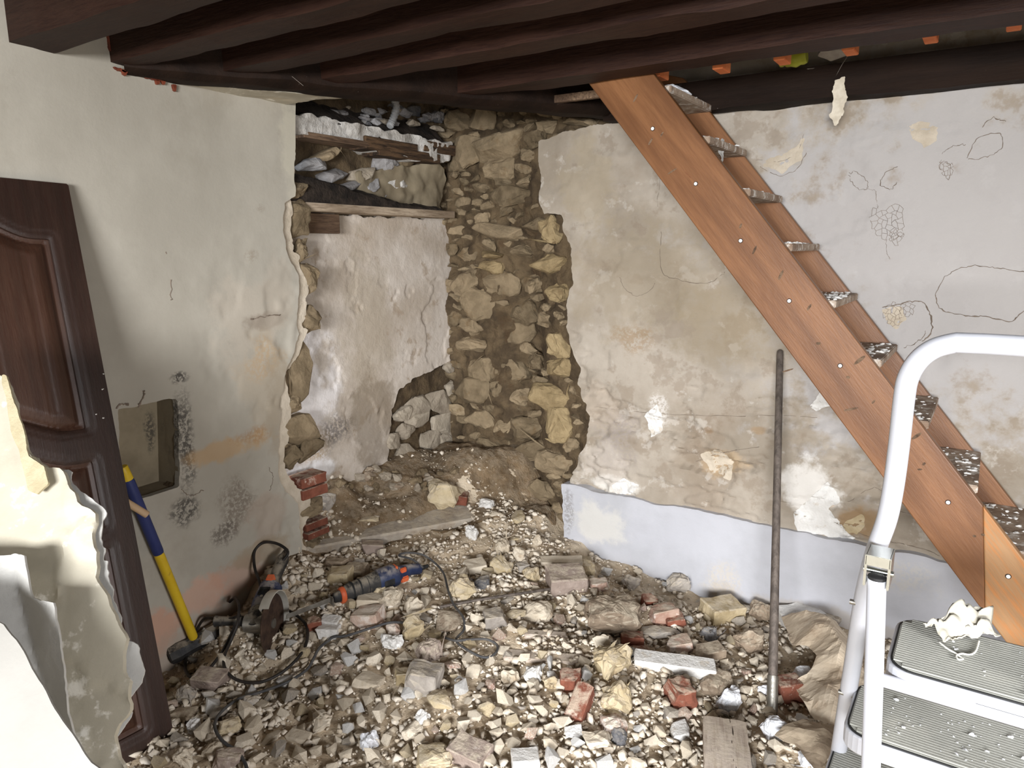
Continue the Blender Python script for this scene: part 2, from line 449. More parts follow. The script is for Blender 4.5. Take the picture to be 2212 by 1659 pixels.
pmat('stone_ochre', dust=0.65, c1=lin(160, 142, 108), c2=lin(200, 184, 154), scale=14, bump=0.6, bscale=60, rand=0.5, spots=[(lin(120, 98, 70), 16, 0.56, 0.66, 0.6)])
pmat('stone_grey', dust=0.6, c1=lin(134, 126, 118), c2=lin(178, 170, 160), scale=16, bump=0.6, bscale=60, rand=0.6)
pmat('stone_mauve', dust=0.6, c1=lin(126, 110, 100), c2=lin(164, 148, 137), scale=16, bump=0.7, bscale=60, rand=0.5, spots=[(lin(196, 186, 176), 40, 0.6, 0.68, 0.6)])
pmat('stone_dark', dust=0.35, c1=lin(70, 70, 74), c2=lin(118, 116, 116), scale=20, bump=0.6, bscale=70, rand=0.4)
pmat('stone_brown', dust=0.7, c1=lin(116, 101, 85), c2=lin(156, 138, 118), scale=16, bump=0.7, bscale=60, rand=0.5)
pmat('chunk_white', lin(208, 204, 198), lin(236, 234, 230), scale=16, bump=0.8, bscale=60, rand=0.4, spots=[(lin(184, 166, 140), 12, 0.6, 0.7, 0.5)])
pmat('brick_red', dust=0.6, c1=lin(98, 54, 40), c2=lin(138, 84, 66), scale=16, bump=0.6, bscale=60, rand=0.5, spots=[(lin(206, 186, 170), 14, 0.6, 0.68, 0.8), (lin(80, 46, 36), 10, 0.58, 0.7, 0.5)])
pmat('brick_dusty', dust=0.6, c1=lin(148, 108, 90), c2=lin(194, 172, 156), scale=16, bump=0.6, bscale=60, rand=0.6, spots=[(lin(214, 204, 194), 12, 0.5, 0.6, 0.8)])
pmat('foam_white', lin(222, 224, 228), lin(246, 246, 250), scale=30, bump=0.9, bscale=80, rough=0.7)
pmat('concrete', dust=0.5, c1=lin(146, 136, 124), c2=lin(176, 166, 152), scale=9, bump=0.6, bscale=40, spots=[(lin(128, 108, 84), 6, 0.5, 0.7, 0.6)])
pmat('soil', dust=0.25, c1=lin(96, 78, 56), c2=lin(134, 112, 85), scale=8, bump=0.9, bscale=60, bdist=0.015, spots=[(lin(168, 150, 124), 40, 0.6, 0.68, 0.6)])
pmat('small_stone', dust=0.5, c1=lin(178, 163, 141), c2=lin(230, 220, 205), scale=20, bump=0.4, bscale=80, attr=True)
pmat('joist_brown', lin(36, 21, 14), lin(54, 33, 24), scale=2.2, stretch=(0.5, 5, 5), bump=0.35, bscale=24, rough=0.6, rand=0.6, spec=0.18, grain=(lin(32, 15, 10), 9, 0.8, (1, 14, 14)))
pmat('beam_black', lin(24, 15, 10), lin(36, 24, 17), scale=3, stretch=(0.6, 4, 4), bump=0.3, bscale=24, rough=0.7, spec=0.12, spots=[(lin(190, 180, 168), 26, 0.70, 0.74, 0.7)])
pmat('ceiling_boards', lin(24, 16, 12), lin(42, 28, 22), scale=3, stretch=(0.6, 6, 6), bump=0.3, rough=0.8)
pmat('ceiling_hollow', lin(110, 102, 92), lin(140, 130, 118), scale=5, bump=0.4)
pmat('pine', lin(102, 66, 39), lin(131, 89, 56), scale=2.2, stretch=(0.7, 6, 6), bump=0.12, bscale=30, rough=0.42, spec=0.4,
     grain=(lin(102, 64, 36), 7, 0.45, (0.9, 12, 12)), spots=[(lin(92, 44, 20), 4.2, 0.7, 0.76, 0.85)])
pmat('pine_light', lin(146, 110, 75), lin(160, 125, 89), scale=2.2, stretch=(0.7, 6, 6), bump=0.12, rough=0.5, grain=(lin(176, 114, 62), 7, 0.8, (0.9, 12, 12)))
pmat('tread_dusty', lin(124, 102, 84), lin(160, 142, 124), scale=8, bump=0.5, bscale=50, rough=0.85, spots=[(lin(206, 198, 188), 26, 0.5, 0.64, 0.8)])
pmat('old_wood', lin(138, 120, 100), lin(186, 168, 146), scale=3, stretch=(3, 0.6, 3), bump=0.6, bscale=30, grain=(lin(104, 86, 66), 7, 0.7, (14, 1, 14)))
pmat('old_wood_brown', lin(92, 72, 56), lin(134, 110, 88), scale=3, stretch=(3, 0.6, 3), bump=0.7, bscale=30, grain=(lin(60, 44, 34), 7, 0.8, (14, 1, 14)))
pmat('rotten_wood', lin(48, 36, 28), lin(104, 80, 58), scale=5, stretch=(4, 0.6, 4), bump=0.9, bscale=30, grain=(lin(32, 24, 18), 7, 0.9, (14, 1, 14)))
pmat('plank_grey', dust=0.4, c1=lin(176, 162, 148), c2=lin(194, 181, 168), scale=4, bump=0.25, bscale=50, grain=(lin(140, 122, 106), 8, 0.6, (14, 1, 14)))
pmat('door_brown', lin(40, 27, 21), lin(51, 35, 28), scale=2.5, stretch=(8, 8, 1), bump=0.12, bscale=30, rough=0.42, spec=0.4, grain=(lin(40, 22, 16), 8, 0.6, (16, 16, 1)))
pmat('door_panel', lin(54, 36, 27), lin(67, 45, 34), scale=2.5, stretch=(8, 8, 1), bump=0.12, bscale=30, rough=0.4, spec=0.4, grain=(lin(54, 30, 20), 8, 0.7, (16, 16, 1)))
pmat('sheet_cream', lin(168, 161, 144), lin(182, 175, 158), scale=3, bump=0.25, bscale=14, bdist=0.012, rough=0.6, spots=[(lin(196, 184, 160), 5, 0.55, 0.7, 0.6), (lin(244, 240, 230), 12, 0.56, 0.66, 0.7)])
pmat('sheet_back', lin(168, 156, 126), lin(182, 171, 142), scale=18, bump=0.5, bscale=60, rough=0.85)
pmat('sheet_white', lin(178, 176, 171), lin(190, 188, 183), scale=5, bump=0.3, bscale=26, bdist=0.012, rough=0.7, spots=[(lin(190, 184, 172), 22, 0.62, 0.7, 0.5)])
pmat('sheet_offwhite', lin(138, 135, 129), lin(148, 145, 139), scale=3, bump=0.15, bscale=20, rough=0.7, spots=[(lin(150, 140, 122), 14, 0.64, 0.7, 0.6)])
pmat('paper_brown', lin(196, 178, 154), lin(214, 199, 177), scale=6, bump=0.3, bscale=22, rough=0.75, spots=[(lin(150, 124, 98), 5, 0.58, 0.7, 0.6)])
pmat('paper_dirty', lin(120, 104, 86), lin(176, 160, 138), scale=8, bump=0.4, bscale=22, rough=0.8)
pmat('white_paint_metal', lin(178, 179, 184), lin(186, 187, 193), scale=4, bump=0.03, rough=0.32, spec=0.5)
pmat('chrome', lin(176, 178, 172), lin(196, 198, 192), scale=4, bump=0.05, rough=0.22, metallic=1.0)
pmat('mat_grey', lin(146, 146, 139), lin(158, 158, 150), scale=3, bump=0.1, rough=0.6, spots=[(lin(180, 178, 168), 4, 0.5, 0.7, 0.5)])
pmat('rubber_black', lin(28, 28, 28), lin(40, 40, 40), scale=6, bump=0.1, rough=0.6)
pmat('cable', lin(62, 62, 64), lin(84, 82, 80), scale=20, bump=0.1, rough=0.6)
pmat('cable_black', lin(28, 25, 23), lin(48, 42, 38), scale=20, bump=0.1, rough=0.55)
pmat('tool_blue', dust=0.4, c1=lin(30, 39, 66), c2=lin(46, 56, 84), scale=12, bump=0.15, rough=0.5, spots=[(lin(120, 112, 104), 20, 0.6, 0.72, 0.5)])
pmat('tool_black', dust=0.4, c1=lin(30, 30, 32), c2=lin(52, 50, 48), scale=16, bump=0.25, rough=0.6, spots=[(lin(110, 100, 88), 22, 0.58, 0.72, 0.5)])
pmat('tool_orange', lin(186, 84, 48), lin(204, 104, 64), scale=12, bump=0.1, rough=0.5)
pmat('steel', lin(132, 128, 120), lin(168, 164, 156), scale=12, bump=0.2, rough=0.4, metallic=0.85)
pmat('steel_guard', lin(186, 182, 172), lin(206, 202, 192), scale=12, bump=0.1, rough=0.4, metallic=0.3)
pmat('disc_brown', lin(50, 36, 28), lin(74, 56, 44), scale=30, bump=0.4, bscale=120, rough=0.85)
pmat('iron_bar', lin(84, 76, 70), lin(112, 102, 94), scale=8, bump=0.3, rough=0.55, metallic=0.3, stretch=(6, 6, 1))
pmat('handle_yellow', lin(196, 162, 30), lin(208, 176, 44), scale=8, bump=0.08, rough=0.45, spots=[(lin(150, 124, 50), 30, 0.66, 0.72, 0.6)])
pmat('handle_navy', lin(32, 40, 84), lin(44, 52, 98), scale=8, bump=0.1, rough=0.55)
pmat('dowel', lin(176, 146, 112), lin(196, 166, 132), scale=6, bump=0.1, rough=0.6)
pmat('mask_fabric', lin(172, 167, 153), lin(190, 185, 172), scale=8, bump=0.2, bscale=60, rough=0.75, spots=[(lin(168, 154, 132), 7, 0.58, 0.7, 0.5)])
pmat('terracotta', lin(206, 112, 62), lin(220, 132, 82), scale=12, bump=0.3, rough=0.8)
pmat('hose_lime', lin(150, 152, 40), lin(170, 172, 60), scale=12, bump=0.1, rough=0.5)
pmat('tape_old', lin(188, 176, 156), lin(212, 202, 184), scale=20, bump=0.4, rough=0.6)
pmat('conduit_grey', lin(126, 126, 126), lin(160, 160, 160), scale=20, bump=0.2, rough=0.6)
pmat('white_plug', lin(232, 230, 222), lin(244, 242, 236), scale=8, bump=0.0, rough=0.5)
pmat('crack_line', lin(104, 92, 80), lin(126, 112, 99), scale=30, bump=0.0, rough=0.95)
pmat('paint_drip', lin(86, 38, 24), lin(118, 58, 38), scale=20, bump=0.2, rough=0.6)
pmat('wall_plain', lin(104, 99, 91), lin(114, 109, 100), scale=2, bump=0.1)
pmat('soot_dirt', lin(34, 28, 24), lin(64, 54, 46), scale=14, bump=1.0, bscale=50, bdist=0.02)
pmat('cobweb', lin(150, 140, 128), lin(176, 168, 156), scale=10, bump=0.0)

# ------------------------------------------------------------------ ground and rubble relief
CTRL = np.array([(-2.54, .6, 0), (-2.54, 1.2, 0), (-2.54, 1.4, .02), (-2.54, 1.62, .12), (-2.54, 1.95, .27), (-2.5, 2.2, .22),
    (-2.72, 2.1, .46), (-2.72, 2.4, .47), (-2.72, 2.7, .47), (-2.72, 2.95, .48), (-2.6, 2.3, .30), (-2.55, 2.6, .34), (-2.5, 2.9, .42), (-2.42, 3.15, .50), (-2.3, 3.3, .5),
    (-2.35, 2.45, .2), (-2.2, 2.75, .22), (-2.1, 3.0, .27), (-1.95, 3.15, .24), (-1.77, 3.18, .11), (-1.5, 3.18, .06), (-1.2, 3.18, .03),
    (-1.9, 2.45, .16), (-1.7, 2.1, .14), (-1.2, 1.55, .10), (-1.55, 1.3, .08), (-2.0, 1.4, .07), (-.95, 2.6, .09), (-1.3, 2.6, .11), (-2.3, 1.66, .13), (-2.2, 2.2, .19), (-1.2, 2.1, .12),
    (-.95, 3.18, 0), (-.75, 3.0, .02), (-.4, 3.1, .03), (-.5, 2.3, .05), (-.6, 1.8, .07), (.3, 2.5, 0), (0, 1.5, 0), (.8, 2, 0), (1.5, 1, 0), (1.5, 3, 0),
    (-1, .8, .04), (-2, .5, .02), (0, .5, 0), (0, -1, 0), (-2, -1, 0), (1.5, -1, 0)], float)
def ground_h(x, y):
    x = np.asarray(x, float); y = np.asarray(y, float)
    s = 0; w = 0
    for cx, cy, cz in CTRL:
        d2 = (x - cx) ** 2 + (y - cy) ** 2
        k = 1.0 / (d2 + 0.004) ** 2; s = s + k * cz; w = w + k
    h = s / w
    act = np.clip(h / 0.05, 0, 1)
    return h + act * (fbm(x, y, 4, 3, 2) * 0.07 + fbm(x, y, 16, 3, 5) * 0.03)
def gpt(px_, py_, lift=0.0):
    d = ray(px_, py_)
    t = np.linspace(1.3, 5.0, 500)
    P = C0 + d * t[:, None]
    g = P[:, 2] - ground_h(P[:, 0], P[:, 1]) - lift
    k = np.nonzero(g < 0)[0]
    k = k[0] if len(k) else 499
    return P[k]
def pxsize(p): return ((np.asarray(p) - C0) @ FW) / F      # metres per pixel at p

# ------------------------------------------------------------------ structure: floor, walls, ceiling
g = MB(); g.box((-3.1, -3.6, -0.12), (2.2, 3.7, -0.002))
tag(g.build('floor', 'concrete'), kind='structure')

xs = np.arange(-2.85, 0.75, 0.014); ys = np.arange(0.35, 3.45, 0.014)
gx, gy = np.meshgrid(xs, ys, indexing='ij'); gz = ground_h(gx, gy) + fbm(gx, gy, 45, 2, 9) * 0.012 - 0.004
n0, n1 = gx.shape
ii = np.arange(n0 * n1).reshape(n0, n1)
gf = np.stack([ii[:-1, :-1].ravel(), ii[1:, :-1].ravel(), ii[1:, 1:].ravel(), ii[:-1, 1:].ravel()], 1)
gf = gf[~((gx.ravel()[gf[:, 0]] < XL - .03) & (gy.ravel()[gf[:, 0]] < 1.95))]
tag(link('rubble_dirt', np.stack([gx.ravel(), gy.ravel(), gz.ravel()], 1), gf, 'dirt', smooth=True),
    'tan dust and crushed mortar heaped between the rubble stones', 'dirt', kind='stuff')

fSo = polyfield([(-2.75, 1.98), (-2.52, 2.0), (-2.47, 2.3), (-2.26, 2.62), (-2.0, 2.95), (-1.86, 3.2), (-2.0, 3.45), (-2.75, 3.45)])
so_ = slab('recess_soil', (0, 0, 0), (1, 0, 0), (0, 1, 0), (-2.8, -1.8, 1.95, 3.45), 0.014, lambda u, v: fSo(u, v) + fbm(u, v, 10, 4, 15) * 0.12, 0.02, 'soil', disp=lambda u, v: ground_h(u, v) + fbm(u, v, 45, 2, 9) * 0.012 + .004 + fbm(u, v, 12, 3, 19) * .03)
tag(so_, 'brown earth slope filling the bottom of the opened recess', 'soil', kind='stuff')
# left wall: jagged end of the plaster read off the photograph, standing in the wall plane
edgeL = [(640, 205), (638, 300), (637, 424), (614, 440), (611, 465), (617, 538), (628, 567), (645, 598), (645, 655), (644, 696), (645, 722), (636, 753),
         (619, 801), (611, 832), (607, 905), (603, 955), (601, 1021), (615, 1063), (644, 1085), (650, 1167), (652, 1240)]
eL = [yz(*p) for p in edgeL]; eL[0] = (eL[0][0] + .01, ZTOP); eL.append((eL[-1][0], -0.05))
plL = [(-1.6, -0.05), (-1.6, ZTOP)] + eL
nicheL = [yz(*p) for p in [(254, 886), (384, 858), (388, 1052), (300, 1080), (262, 1030)]]
fP, fN = polyfield(plL), polyfield(nicheL)
def fieldL(u, v): return np.minimum(fP(u, v) + fbm(u, v, 26, 4, 1) * 0.022 * (v < 2.05), -(fN(u, v) + fbm(u, v, 30, 3, 4) * 0.012))
def dispL(u, v):
    d = fbm(u, v, 2.2, 4, 11) * 0.014
    near = np.clip(1 - (1.98 - u) / 0.55, 0, 1) * np.clip((1.75 - v) / 0.6, 0, 1)
    fl = fbm(u, v, 9, 5, 13)
    return d - near * (np.clip((fl - 0.02) * 18, 0, 1) * 0.006 + np.clip((fl - 0.1) * 18, 0, 1) * 0.005)
UL, VL = (0, 1, 0), (0, 0, 1)
wall_left = slab('wall_left', (XL - 0.028, 0, 0), UL, VL, (-1.6, 2.15, -0.05, ZTOP), 0.02,
                 lambda u, v: np.minimum(polyfield([(-1.6, -.05), (-1.6, ZTOP), (2.06, ZTOP), (2.02, 1.85), (2.02, 1.5), (2.06, 1.2), (2.0, .9), (2.04, .5), (2.06, -.05)])(u, v), -(fN(u, v) + 0.004) ),
                 0.06, 'mortar', disp=lambda u, v: fbm(u, v, 12, 4, 6) * 0.02, back=True)
tag(wall_left, kind='structure')
slab('plaster', (XL, 0, 0), UL, VL, (-1.6, 2.25, -0.05, ZTOP), 0.011, fieldL, 0.03, 'plaster_left', wall_left, disp=dispL)
eS = [(y + (0.05 if 0.3 < z < 1.85 else 0.0), z) for y, z in eL]
fS = polyfield([(-.2 + 1.2, -0.05), (1.0, ZTOP)] + eS)
slab('scratch_coat', (XL - 0.014, 0, 0), UL, VL, (1.0, 2.3, -0.05, ZTOP), 0.011,
     lambda u, v: np.minimum(fS(u, v) + fbm(u, v, 9, 5, 21) * 0.14, -(fN(u, v) + .005)), 0.03, 'plaster_scratch', wall_left, disp=lambda u, v: fbm(u, v, 14, 4, 3) * 0.014)
g = MB(); g.box((XL - 0.16, 1.15, 0.68), (XL - 0.145, 1.62, 1.14)); g.box((XL - 0.145, 1.15, 1.10), (XL - 0.02, 1.24, 1.14))
g.build('niche_back', 'plaster_niche', wall_left)
nb = MB(); ny, nz = [p[0] for p in nicheL], [p[1] for p in nicheL]
ncx, ncz = sum(ny) / 5, sum(nz) / 5
ring = [(ncx + (a - ncx) * 1.02, ncz + (b - ncz) * 1.02) for a, b in nicheL]
nv = [(XL - 0.012, a, b) for a, b in ring] + [(XL - 0.15, a, b) for a, b in ring]
nb.add(nv, [[i, (i + 1) % 5, 5 + (i + 1) % 5, 5 + i] for i in range(5)])
nb.build('niche_lining', 'plaster_niche', wall_left)

def wall_stone(parent, px_, py_, w, h, axis, val, out, mat='stone_wall', depth=None, seed=None, name='stone', brick=False, roll=0.0):
    p = on(axis, val, px_, py_); k = pxsize(p)
    obl = abs((ray(px_, py_) / np.linalg.norm(ray(px_, py_)))[axis])
    ww = w * k / max(obl, .45); hh = h * k; dd = depth or max(0.05, 0.55 * min(ww, hh))
    sd = seed if seed is not None else int(px_ * 7 + py_ * 13)
    dims = (dd, ww, hh) if axis == 0 else (ww, dd, hh)
    vs, fs = (brick_chunk(sd, dims, 0, 0.05) if brick else hull_rock(sd, dims, 20, 2, 0.22, 0.8))
    o = link(name, vs, fs, mat, parent, smooth=False)
    o.location = V3(p); o.location[axis] += out
    if roll: o.rotation_euler[axis] = roll
    return o
# masonry showing past the broken plaster of the left wall
for a in [(636, 470, 54, 92), (645, 540, 34, 56), (655, 606, 56, 78), (661, 688, 46, 64), (640, 800, 50, 150), (650, 925, 84, 74), (668, 972, 50, 62), (628, 985, 44, 60),
          (636, 412, 46, 40), (630, 870, 40, 50)]:
    wall_stone(wall_left, *a, 0, XL - 0.05, 0.0, depth=0.09)
for a in [(664, 1034, 50, 22), (666, 1058, 50, 22), (670, 1128, 42, 16), (674, 1147, 42, 14), (672, 1212, 40, 20)]:
    wall_stone(wall_left, *a, 0, XL - 0.05, 0.0, mat='brick_red', depth=0.1, name='brick', brick=True)
for a in [(668, 1093, 52, 46), (675, 1178, 44, 40)]:
    wall_stone(wall_left, *a, 0, XL - 0.05, 0.0, depth=0.1)

# back wall: masonry sheet, plaster with broken left edge, painted band below
def mort_y(x, z):
    t = np.clip((x - (-2.62)) / (0.95), 0, 1)
    hollow = np.exp(-((x + 2.15) / 0.13) ** 2) * 0.12 * np.clip((1.75 - z) / 0.5, 0, 1)
    return YB + 0.20 - 0.13 * t ** 1.5 + hollow + fbm(x, z, 5, 4, 31) * 0.10 + fbm(x, z, 19, 4, 33) * 0.06
wall_back = slab('wall_back', (0, YB + 0.34, 0), (1, 0, 0), (0, 0, 1), (-3.1, 2.0, -0.05, 2.9), 0.3, lambda u, v: np.ones_like(u), 0.1, 'mortar_dark')
tag(wall_back, kind='structure')
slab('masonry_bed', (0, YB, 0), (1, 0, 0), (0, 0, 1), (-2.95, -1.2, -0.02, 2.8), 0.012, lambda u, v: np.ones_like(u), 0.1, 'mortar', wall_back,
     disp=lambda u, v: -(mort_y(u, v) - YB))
edgeB = [(1345, 262), (1290, 268), (1200, 292), (1165, 302), (1160, 340), (1170, 380), (1163, 430), (1175, 462), (1212, 462), (1215, 500), (1233, 540), (1232, 580),
         (1239, 610), (1225, 640), (1222, 700), (1225, 740), (1250, 790), (1245, 830), (1262, 870), (1272, 900), (1268, 960), (1245, 990), (1232, 1040), (1224, 1062)]
eB = [xz(*p) for p in edgeB]
zb = 0.41
plB = [(2.0, zb - .02), (2.0, ZTOP), (-1.40, ZTOP)] + eB + [(eB[-1][0] - .01, zb - .02)]
fB = polyfield(plB)
def dispB(u, v):
    rough = np.clip((0.15 - u) / 0.6, 0.10, 1) * np.clip((1.75 - v) / 0.9, 0.35, 1.25)
    fl = fbm(u * 0.8, v * 1.5, 5, 5, 41); f2 = fbm(u * 0.7, v * 1.6, 9, 5, 47)
    st = np.clip((fl - 0.03) * 26, 0, 1) * 0.007 + np.clip((fl - 0.11) * 26, 0, 1) * 0.007 + np.clip((f2 - 0.06) * 30, 0, 1) * 0.005
    return fbm(u, v, 1.5, 3, 43) * 0.03 - rough * st * 1.7 + rough * fbm(u, v, 30, 2, 44) * 0.004
slab('plaster', (0, YB, 0), (1, 0, 0), (0, 0, 1), (-1.95, 2.0, zb - .02, ZTOP), 0.0095,
     lambda u, v: fB(u, v) + fbm(u, v, 24, 4, 45) * 0.03 * (u < -0.9), 0.05, 'plaster_back', wall_back, disp=dispB)
bandT = lambda u: zb + 0.01 + fbm(u, u * 0, 9, 4, 51) * 0.03
fBand = polyfield([(2.0, -0.05), (2.0, 0.6), (-1.80, 0.6), (-1.77, 0.1), (-1.72, -0.05)])
slab('painted_band', (0, YB - 0.012, 0), (1, 0, 0), (0, 0, 1), (-1.95, 2.0, -0.05, 0.5), 0.0095,
     lambda u, v: np.minimum(fBand(u, v) + fbm(u, v, 20, 4, 52) * 0.03, bandT(u) - v), 0.06, 'plaster_band', wall_back,
     disp=lambda u, v: fbm(u, v, 1.6, 3, 53) * 0.012 + fbm(u, v, 25, 3, 54) * 0.003 + np.exp(-((v - bandT(u)) / 0.006) ** 2) * 0.002)

# individual stones of the broken masonry
heroB = [(1000, 258, 70, 44), (1040, 255, 60, 50), (1003, 330, 84, 66), (1080, 312, 110, 70), (1085, 362, 66, 56), (1110, 425, 96, 50), (1075, 500, 110, 34), (1160, 490, 60, 40),
         (1195, 495, 56, 56), (1062, 552, 56, 20), (1066, 577, 46, 28), (1190, 570, 84, 46), (1210, 628, 52, 58), (1010, 610, 60, 56), (1085, 612, 84, 50), (1030, 660, 70, 70), (1130, 675, 70, 60),
         (1105, 715, 100, 50), (1020, 745, 70, 40), (1210, 745, 52, 56), (1215, 795, 66, 44), (1035, 800, 64, 50), (1100, 800, 90, 60), (1020, 845, 76, 56), (1078, 845, 40, 50), (1120, 850, 52, 44),
         (1190, 860, 90, 60), (1205, 915, 70, 70), (1040, 905, 60, 40), (1085, 915, 56, 46), (1140, 925, 70, 52), (1150, 975, 100, 46), (1200, 1000, 90, 50), (1060, 965, 50, 36), (1108, 955, 40, 40),
         (1130, 1040, 60, 50), (1170, 1060, 60, 56), (1160, 300, 40, 40), (1190, 275, 50, 26), (1250, 262, 70, 22), (1130, 540, 50, 30), (1020, 700, 50, 30), (1150, 615, 50, 40), (1175, 690, 40, 40), (1160, 780, 40, 36)]
occ = []; rq = random.Random(2)
for (a, b, w, h) in heroB:
    q = on(1, YB + 0.1, a, b); yv = float(mort_y(q[0], q[2]))
    o = wall_stone(wall_back, a, b, w * 1.06, h * 1.06, 1, yv, 0.004, mat='stone_edge' if (a > 1180 and 460 < b < 1000) or (a, b) in ((1062, 552), (1066, 577)) else 'stone_wall', depth=0.12, roll=rq.uniform(-.25, .25))
    occ.append((a, b, w, h))
rr = random.Random(5); cnt = 0
for _ in range(4000):
    a, b = rr.uniform(945, 1265), rr.uniform(238, 1120); w = rr.uniform(18, 46); h = w * rr.uniform(.45, .8)
    lim = np.interp(b, [p[1] for p in sorted(edgeB, key=lambda t: t[1])], [p[0] for p in sorted(edgeB, key=lambda t: t[1])]) if b > 300 else 1320
    if a + w * .3 > lim: continue
    if any(abs(a - c[0]) < (w + c[2]) * .42 and abs(b - c[1]) < (h + c[3]) * .42 for c in occ): continue
    occ.append((a, b, w, h)); q = on(1, YB + 0.1, a, b); yv = float(mort_y(q[0], q[2]))
    wall_stone(wall_back, a, b, w, h, 1, yv, 0.006, depth=0.07, roll=rr.uniform(-.4, .4)); cnt += 1
    if cnt > 190: break

# recess behind the left wall
recess = slab('wall_recess', (XR - 0.03, 0, 0), UL, VL, (1.75, 3.7, -0.05, 2.8), 0.02, lambda u, v: np.ones_like(u), 0.3, 'mortar', disp=lambda u, v: fbm(u, v, 12, 4, 61) * 0.04)
tag(recess, kind='structure')
fR = polyfield([(1.8, .3), (1.8, 1.86), (2.36, 1.80), (3.5, 1.80), (3.5, 1.1), (3.4, .95), (3.1, .9), (2.95, .86), (2.86, .72), (2.82, .3)])
slab('plaster', (XR, 0, 0), UL, VL, (1.8, 3.5, .3, 1.9), 0.008, lambda u, v: fR(u, v) + fbm(u, v, 14, 4, 63) * 0.05, 0.035, 'plaster_recess', recess,
     disp=lambda u, v: fbm(u, v, 3, 2, 64) * 0.012 - np.clip((fbm(u, v, 3.2, 6, 65) - 0.08) * 50, 0, 1) * 0.006 - np.clip((fbm(u, v, 9, 4, 68) - 0.15) * 30, 0, 1) * 0.003 + fbm(u, v, 26, 3, 69) * .003)
for (a, b, w, h) in [(905, 880, 56, 50), (950, 870, 54, 60), (900, 905, 60, 44), (955, 915, 40, 52), (930, 960, 46, 60), (880, 930, 40, 40), (880, 980, 44, 50), (965, 955, 40, 50), (870, 895, 34, 34), (910, 1000, 40, 30),
                     (960, 1000, 50, 36), (975, 790, 30, 34), (985, 840, 40, 44), (850, 955, 30, 40)]:
    wall_stone(recess, a, b, w, h, 0, XR, -0.008, mat='stone_flush', depth=0.06)
rr = random.Random(31)
for k in range(44):
    a, b = rr.uniform(690, 985), rr.uniform(1018, 1062); w = rr.uniform(14, 34)
    p = gpt(a, b); s = pxsize(p); vs, fs = hull_rock(900 + k, (w * s, w * s * .8, w * s * .6), 15, 1, .2, .6)
    o = link('sill_stone', vs, fs, rr.choice(['stone_wall', 'stone_wall', 'stone_flush', 'stone_brown'])); o.location = (p[0], p[1], float(ground_h(p[0], p[1])) + w * s * .2); o.rotation_euler = (rr.uniform(-.5, .5), rr.uniform(-.5, .5), rr.uniform(0, 6))
    tag(o, 'small earthy stone along the back of the recess slope', 'stone', 'stones along the recess sill')
# lintel over the recess, cavity above it, rubble ledge at the top
g = MB(); g.box((XL - 0.15, 1.9, 1.80), (XL - 0.03, 3.3, 1.838)); 
tag(g.build('lintel_board', 'old_wood', bevel=0.004), 'pale weathered lintel board spanning the top of the recess', 'lintel')
g = MB(); g.box((XL - 0.15, 1.9, 1.705), (XL - 0.105, 2.50, 1.796))
tag(g.build('lintel_block', 'old_wood_brown', bevel=0.004), 'short brown board set back under the left end of the lintel', 'lintel')
cav = slab('wall_cavity', (XL - 0.30, 0, 0), UL, VL, (1.75, 3.7, 1.7, 2.9), 0.02, lambda u, v: np.ones_like(u), 0.1, 'mortar_dark', disp=lambda u, v: fbm(u, v, 6, 4, 71) * 0.12)
tag(cav, kind='structure')
# sooty dirt lying on the lintel, falling away to the right
def dirt_wedge(name, mat, ya, yb, x0, x1, zb_, topf, label, parent=None):
    yy = np.arange(ya, yb, 0.015); xx = np.linspace(x0, x1, 12); A, B = np.meshgrid(xx, yy, indexing='ij')
    Z = topf(A, B) + fbm(A, B, 18, 3, 73) * 0.035
    n, m = A.shape; idx = np.arange(n * m).reshape(n, m)
    vs = np.stack([A.ravel(), B.ravel(), Z.ravel()], 1)
    fs = np.stack([idx[:-1, :-1].ravel(), idx[1:, :-1].ravel(), idx[1:, 1:].ravel(), idx[:-1, 1:].ravel()], 1).tolist()
    low = vs[idx[-1, :]].copy(); low[:, 2] = zb_; nb_ = len(vs); vs = np.concatenate([vs, low])
    fs += [[int(idx[-1, k]), nb_ + k, nb_ + k + 1, int(idx[-1, k + 1])] for k in range(m - 1)]
    return tag(link(name, vs, fs, mat, parent, smooth=True), label, 'dirt' if label else None, kind='stuff')
dirt_wedge('sooty_dirt', 'soot_dirt', 1.85, 3.2, XL - 0.3, XL - 0.035, 1.835, lambda x, y: 1.845 + np.clip((2.95 - y) / 0.95, 0, 1) * 0.13 + (XL - .035 - x) * 0.25, 'black sooty dirt lying on the lintel board')
CAVS = [(675, 358, 74, 30, 'stone_soot', 'large pale blue grey stone at the left end of the dark cavity'),
        (716, 380, 60, 26, 'stone_soot', 'small pale grey stone under the blue grey one in the cavity'),
        (700, 335, 60, 26, 'stone_wall', 'brown stone wedged high at the left of the cavity'),
        (782, 378, 70, 30, 'stone_flush', 'long leaning grey brown stone in the middle of the cavity'),
        (752, 405, 60, 24, 'stone_soot', 'flat grey stone low in the middle of the cavity'),
        (796, 402, 44, 28, 'stone_soot', 'pale grey stone beside the leaning one in the cavity'),
        (855, 398, 62, 36, 'plaster_ledge', 'broken grey plaster slab tilted at the right of the cavity'),
        (800, 430, 60, 18, 'stone_soot', 'thin grey stone resting on the lintel dirt'),
        (880, 345, 60, 36, 'stone_wall', 'brown stone under the right end of the rotten timber'),
        (830, 350, 50, 50, 'stone_soot', 'tall dark grey stone at the back of the cavity'),
        (925, 345, 60, 40, 'stone_wall', 'wide brown stone at the far right above the cavity')]
for (a, b, w, h, m, lab) in CAVS:
    o = wall_stone(None, a, b, w, h, 0, XL - 0.17, 0, mat=m, depth=0.11, name='cavity_stone')
    tag(o, lab, 'stone'); o.rotation_euler = (0.25, 0, 0)
